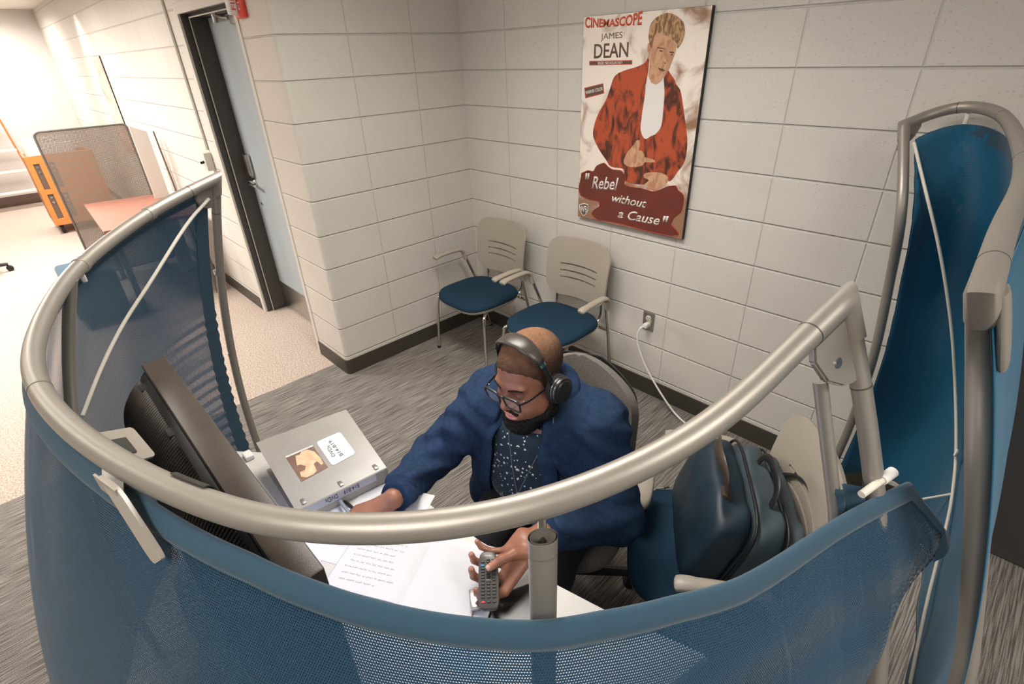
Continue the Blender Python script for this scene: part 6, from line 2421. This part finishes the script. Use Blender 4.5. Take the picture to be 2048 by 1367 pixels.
bm = BM()
for s in (-1, 1):
    tube(bm, [hp(*q) for q in lens_outline(s)], 0.0026, 8)
    # heavier brow line
    tube(bm, [hp(*q) for q in lens_outline(s)[2:15]], 0.0038, 8)
tube(bm, spl([hp(-0.010, 0.111, 0.004), hp(-0.005, 0.1125, 0.007), hp(0.005, 0.1125, 0.007), hp(0.010, 0.111, 0.004)], 10), 0.0021, 8)
obj('spectacle_rim', bm, 'black', gl)
for s in (-1, 1):
    o = lens_outline(s)[:-1]
    bm = BM()
    bm.faces.new([bm.verts.new(hp(a, b - 0.0004, c_)) for a, b, c_ in o])
    obj('spectacle_lens', bm, 'glass', gl, smooth_angle=0)
    bm = BM()
    tube(bm, spl([hp(s * 0.066, lens_outline(s)[2][1] - 0.002, 0.004), hp(s * 0.076, 0.082, 0.004), hp(s * 0.0795, 0.05, 0.004), hp(s * 0.0805, 0.0, 0.002), hp(s * 0.0800, -0.015, -0.012)], 22), 0.0022, 8, flat=(0.7, 1.6), up=tuple(HU))
    tp_ = obj('temple_arm', bm, 'black', gl)
    bm = BM()
    q = hp(s * 0.0668, 0.0935, 0.006)
    box(bm, (-0.0016, -0.0016, -0.0016), (0.0016, 0.0016, 0.0016), 0.0006, Matrix.Translation(q))
    obj('rivet', bm, 'steel', tp_)

# ---- headphones
hd = thing('headphones', 'black over-ear headphones with a brown padded band on the seated person\'s head', 'headphones', tuple(HM @ Vector((0, 0, 0.13))))


def band_pt(a, r=1.0, fwd=0.0):
    # a: 0 = left ear side, 180 = right ear side, over the crown
    ca, sa = math.cos(math.radians(a)), math.sin(math.radians(a))
    X = 0.0915 * math.copysign(abs(ca) ** 0.85, ca)
    return Vector((X, 0.012 + 0.012 * sa + fwd, -0.005 + 0.1365 * max(sa, 0) ** 0.85))


bm = BM()
angs = [38 + 104 * k / 40 for k in range(41)]
P_ = [HM @ band_pt(a) for a in angs]
wid = [0.013 + 0.012 * math.sin(PI * k / 40) ** 0.6 for k in range(41)]
# padded band: wide along the head's front-back axis
rings = []
for k, a in enumerate(angs):
    p, q0, q1 = band_pt(a), band_pt(a - 1), band_pt(a + 1)
    tg = (q1 - q0).normalized()
    sd = Vector((0, 1, 0))
    nr = tg.cross(sd).normalized()
    if nr.z < 0 and abs(nr.z) > 0.2:
        nr = -nr
    rings.append([bm.verts.new(HM @ (p + sd * wid[k] * math.copysign(abs(math.cos(t_)) ** 0.8, math.cos(t_)) + nr * 0.0065 * math.sin(t_))) for t_ in [2 * PI * j / 20 for j in range(20)]])
for a, b in zip(rings[:-1], rings[1:]):
    for j in range(20):
        bm.faces.new((a[j], a[(j + 1) % 20], b[(j + 1) % 20], b[j]))
bm.faces.new(rings[0])
bm.faces.new(rings[-1])
pad = obj('padded_band', bm, 'padleather', hd, smooth_angle=70)
bm = BM()
for sd in (-1, 1):
    for k in range(2, 39):
        for h_ in (0, 0.5):
            a = angs[0] + 104 * (k + h_) / 40
            w_ = 0.013 + 0.012 * math.sin(PI * (k + h_) / 40) ** 0.6
            p = band_pt(a) + Vector((0, sd * w_ * 0.97, 0.002))
            q = HM @ p
            bmesh.ops.create_icosphere(bm, subdivisions=1, radius=0.0010, matrix=Matrix.Translation(q))
obj('band_stitching', bm, 'bagblk', pad, smooth_angle=0, kind='stuff')
for s in (-1, 1):
    a0 = 38 if s > 0 else 142
    aa = [a0 - s * 40 * k / 16 for k in range(17)]
    bm = BM()
    pts = [HM @ (band_pt(a) + Vector((s * 0.003, 0, 0))) for a in aa]
    tube(bm, pts, 0.0085, 12, flat=(1.0, 0.28), up=tuple(HL * s + HU * 0.3))
    arm = obj('slider_arm', bm, 'black', hd)
    bm = BM()
    tube(bm, [HM @ (band_pt(a0 - s * q) + Vector((s * 0.003, 0, 0))) for q in (3, 4.5, 6, 7.5)], 0.0092, 12, flat=(1.05, 0.34), up=tuple(HL * s + HU * 0.3))
    obj('slider_clip', bm, 'chrome', arm)
    bm = BM()
    tube(bm, [HM @ (band_pt(a0 + s * q) + Vector((s * 0.001, 0, 0))) for q in (-2.0, -1.0, 0.5, 1.5)], 0.0145, 14, flat=(1.05, 0.50), up=tuple(HL * s + HU * 0.3))
    obj('band_end', bm, 'black', arm)
    c0 = Vector((s * 0.083, -0.004, -0.014))
    mx = HM @ frame(c0, (0, 1, 0), (0, 0, 1), (s, 0, 0))
    bm = BM()
    lathe(bm, [(0.020, -0.002), (0.036, -0.003), (0.040, 0.003), (0.040, 0.009), (0.036, 0.014), (0.0, 0.014)], 32, mx)
    cup = obj('ear_cushion', bm, 'blackrub', hd)
    bm = BM()
    lathe(bm, [(0.034, 0.014), (0.036, 0.018), (0.034, 0.028), (0.027, 0.034), (0.0, 0.036)], 32, mx)
    obj('ear_cup', bm, 'black', cup)
    for k in range(4):
        bm = BM()
        rr_ = 0.0362 + 0.0008
        zz = 0.016 + 0.0042 * k
        lathe(bm, [(0.033, zz), (0.0374 - 0.0008 * k, zz + 0.0004), (0.0374 - 0.0008 * k, zz + 0.0018), (0.033, zz + 0.0022)], 32, mx)
        obj('cup_ridge', bm, 'black' if k % 2 else 'steel', cup)
# lead: from both cups down the chest, joining below the beard
lead = [Vector((0.075, 0.035, 0.445)), Vector((0.040, 0, 0.36)), Vector((0.012, 0, 0.29)), Vector((-0.012, 0, 0.22)), Vector((-0.030, 0, 0.12)), Vector((-0.040, 0, 0.04))]
lead2 = [Vector((-0.052, 0.075, 0.42)), Vector((-0.045, 0, 0.36)), Vector((-0.035, 0, 0.30)), Vector((-0.015, 0, 0.23))]


def drape(L):
    out = []
    for p in spl(L, 24):
        out.append(TM @ Vector((p.x, front_y(fsh, p.x, p.z) + 0.002, p.z)))
    return out


bm = BM()
tube(bm, [hp(0.088, 0.0, -0.052), hp(0.080, 0.015, -0.09)] + drape(lead), 0.0013, 6)
obj('lead', bm, M('grey_lead', (0.16, 0.16, 0.16), 0.5), hd)
bm = BM()
tube(bm, [hp(-0.088, 0.0, -0.052), hp(-0.078, 0.03, -0.095)] + drape(lead2), 0.0013, 6)
obj('lead', bm, M('grey_lead', (0.16, 0.16, 0.16), 0.5), hd)

# ---- remote control in the left hand
rc_ = thing('remote_control', 'brown-grey remote control with rows of black keys, held up in the left hand', 'remote control', tuple(RC))
W2, H2 = 0.0235, RLEN / 2


def rout(sx, n=40):
    o = []
    for k in range(n):
        a = 2 * PI * k / n
        cx, sy = math.cos(a), math.sin(a)
        X = W2 * math.copysign(abs(cx) ** 0.55, cx)
        Y = H2 * math.copysign(abs(sy) ** (0.42 if sy > 0 else 0.25), sy)
        o.append((X * (1 - 0.05 * (Y > 0)), Y))
    return o


bm = BM()
loft(bm, rout(1), [(0.80, -0.011), (0.95, -0.009), (1.0, -0.003), (1.0, 0.003), (0.975, 0.0065), (0.94, 0.0075)])
bm.transform(RM)
body = obj('remote_shell', bm, M('remote_taupe', (0.075, 0.064, 0.055), 0.42, 0.1), rc_, smooth_angle=50)
KEY = lambda: None
rows = []
hh = RLEN
for r_i, (fy, cols_) in enumerate(((0.165, (1, 2)), (0.205, (0, 1, 2)), (0.265, (0, 1, 2)), (0.325, (0, 1, 2)), (0.375, (0, 1, 2)), (0.425, (0, 1, 2)), (0.475, (0, 1, 2)), (0.525, (0, 1, 2)), (0.585, (0, 1, 2)), (0.640, (0, 1, 2)), (0.695, (0, 1, 2)), (0.750, (0, 1, 2)), (0.805, (0, 1, 2)), (0.880, (0, 1, 2)))):
    for c_ in cols_:
        yy = H2 - fy * RLEN
        xx = (c_ - 1) * 0.0125
        mk_ = 'black'
        if r_i == 2 and c_ == 0:
            mk_ = M('blue_key', (0.02, 0.25, 0.5), 0.4)
        if r_i == 2 and c_ == 1:
            mk_ = M('yellow_key', (0.75, 0.6, 0.08), 0.4)
        if r_i == 13 and c_ == 0:
            mk_ = M('red_key', (0.75, 0.04, 0.05), 0.4)
        w_, h_ = 0.0042, 0.0019
        if r_i == 7 and c_ == 1:
            mk_, w_, h_ = M('remote_taupe_key', (0.075, 0.064, 0.055), 0.4), 0.0060, 0.0032
        bm = BM()
        box(bm, (xx - w_, yy - h_, 0.0070), (xx + w_, yy + h_, 0.0092), 0.0008)
        bm.transform(RM)
        obj('key', bm, mk_, body)
bm = text_bm('TOSHIBA', RM @ Vector((-0.0085, H2 - 0.105 * RLEN, 0.0075)), RX, RY, 0.017, 0.0034, 0.0002)
obj('remote_lettering', bm, CREAM, body, smooth_angle=0)
# thumb nail and finger nails
for tip_, prev, up_ in [(LH[2][3], LH[2][2], RN)]:
    a, b = Vector(tip_), Vector(prev)
    d = (a - b).normalized()
    n = (up_ - d * up_.dot(d)).normalized()
    s_ = d.cross(n)
    bm = BM()
    sheet(bm, lambda u, w: a + d * (w * 0.006 + 0.001) + s_ * (u * 0.0058) + n * (0.0088 - 0.0028 * u * u - 0.0018 * w * w), [k / 4 - 1 for k in range(9)], [k / 3 - 1 for k in range(7)], 0.0)
    obj('thumbnail', bm, M('nail', (0.55, 0.33, 0.28), 0.3), person)

for m in bpy.data.meshes:
    m.update()
